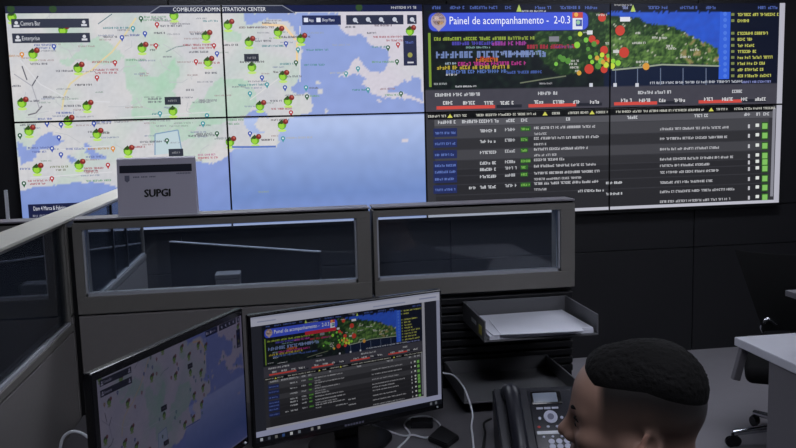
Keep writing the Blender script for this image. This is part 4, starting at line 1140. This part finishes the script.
pl = [a.astype(np.float64) for a in head_local(VB[:, 0], VB[:, 1], VB[:, 2])]
skin = np.tile(np.array([142., 112., 98.]), (len(VB), 1))
def blend(mask, col):
    global skin
    m = np.clip(mask, 0, 1)[:, None]; skin = skin * (1 - m) + np.array(col) * m
onhead = (VB[:, 2] > HC[2] - .13)
hh = hair_h(pl)
# cropped sides: the closer to the long hair, the denser the stubble; the ears stay bare
fade = np.clip((hh + .088) / .080, 0, 1) ** 1.15 * np.where(pl[0] > .040, np.clip(1 - (pl[0] - .040) / .014, 0, 1), 1) * (np.abs(pl[1]) < .0795) * onhead
blend(fade * .93, (14, 12, 12))
beard = np.clip((-.045 - pl[2]) / .02, 0, 1) * np.clip((pl[0] - .0) / .03, 0, 1) * onhead
blend(beard * .30, (70, 58, 54))
lip = np.exp(-(((pl[2] + .069) / .010) ** 2)) * np.clip((.026 - np.abs(pl[1])) / .008, 0, 1) * (pl[0] > .082)
blend(lip * .7, (140, 82, 78))
blend(np.clip((np.abs(pl[1]) - .078) / .01, 0, 1) * (np.abs(pl[0] + .02) < .04) * onhead * .4, (170, 105, 92))

FACE = Vector((-.905, .425, 0)); prot = math.atan2(FACE.y, FACE.x)
HEADW = Vector((2.104, -3.926, 0))
org = HEADW - FACE * HC[0]
pt = thing('person', 'person with short dark faded haircut seated in profile at lower right, looking towards the monitors', 'person', (org.x, org.y, 0), prot)
M['skin'] = attr_mat('skin', .5, .10, 500, .35); M['hair'] = mat('black_hair', (10, 9, 9), .75, noise_amt=.35, noise_scale=180, bump=.5, bump_scale=350, spec=.12)
mesh_np('body', VB, FB, M['skin'], pt, skin)
mesh_np('hair', VH, FH, M['hair'], pt)
# eyebrows and eyes
def hw(x, y, z):
    c, s = cos(HP), sin(HP)
    return (HC[0] + x * c + z * s, HC[1] + y, HC[2] - x * s + z * c)
for s in (-1, 1):
    b = MB(); b.tube([hw(.0915, s * .012, .0125), hw(.0910, s * .024, .0185), hw(.0840, s * .038, .0200), hw(.070, s * .053, .012)], lambda q: .0058 - .0030 * q, 8, 5)
    b.build('eyebrow', M['hair'], pt, smooth=True)
    b = MB(); b.ball(hw(.0765, s * .032, -.0055), .0112, u=24, v=16); e = b.build('eye', M['eye'], pt, smooth=True)
    b = MB(); b.ball(hw(.0845, s * .032, -.007), .0050, u=16, v=10); b.build('iris', M['ink'], e, smooth=True)
    b = MB(); b.tube([hw(.082, s * .020, .0005), hw(.0895, s * .031, .0035), hw(.080, s * .0445, .000)], .0018, 8, 5); b.build('upper_lashes', M['hair'], e, smooth=True)
# clothes
def shirt_sdf(X, Y, Z):
    p = (X, Y, Z); d = torso(p)
    for i in (0, 1): d = su(d, arm(p, i), .035)
    d = su(d, cap(p, (-.050, 0, .95), (-.012, 0, 1.005), .078, .068), .03) - .011
    for i in (0, 1):                                   # sleeves end at the wrist
        e, w = Vector(EL[i]), Vector(WR[i]); n = (w - e).normalized(); o = w - n * .012
        d = np.maximum(d, np.where((Y > 0) == (i == 1), (X - o.x) * n.x + (Y - o.y) * n.y + (Z - o.z) * n.z - 9 * np.clip(.1 - np.abs(Y), 0, 1), -1))
    n = Vector((.35, 0, .94)).normalized(); o = Vector((-.03, 0, 1.012))
    d = np.maximum(d, (X - o.x) * n.x + (Z - o.z) * n.z)
    return np.maximum(d, .565 - Z)
V3, F3 = surface_nets(shirt_sdf, np.arange(-.26, .30, .011), np.arange(-.36, .36, .011), np.arange(.52, 1.08, .011))
mesh_np('shirt', V3, F3, M['shirt'], pt)
def pants_sdf(X, Y, Z):
    p = (X, Y, Z); d = ell(p, (-.085, 0, .575), (.128, .168, .105))
    for i in (0, 1): d = su(d, leg(p, i), .035)
    return np.maximum(np.maximum(d - .009, .105 - Z), Z - .655)
V4, F4 = surface_nets(pants_sdf, np.arange(-.26, .50, .012), np.arange(-.30, .30, .012), np.arange(.06, .70, .012))
mesh_np('trousers', V4, F4, M['trouser'], pt)
for i in (0, 1):
    def shoe_sdf(X, Y, Z):
        p = (X, Y, Z); a = AN[i]
        d = su(cap(p, (a[0] - .02, a[1], .055), (a[0] + .15, a[1], .045), .050, .044), cap(p, a, (a[0], a[1], .05), .050, .052), .02)
        return np.maximum(np.maximum(d, .001 - Z), Z - .115)
    V5, F5 = surface_nets(shoe_sdf, np.arange(.22, .56, .008), np.arange(AN[i][1] - .08, AN[i][1] + .08, .008), np.arange(-.02, .14, .008))
    mesh_np('shoe', V5, F5, M['shoe'], pt)
off = org + FACE * -.085
office_chair('black office chair under the seated person', off.x, off.y, math.atan2(FACE.x, -FACE.y), False, None)
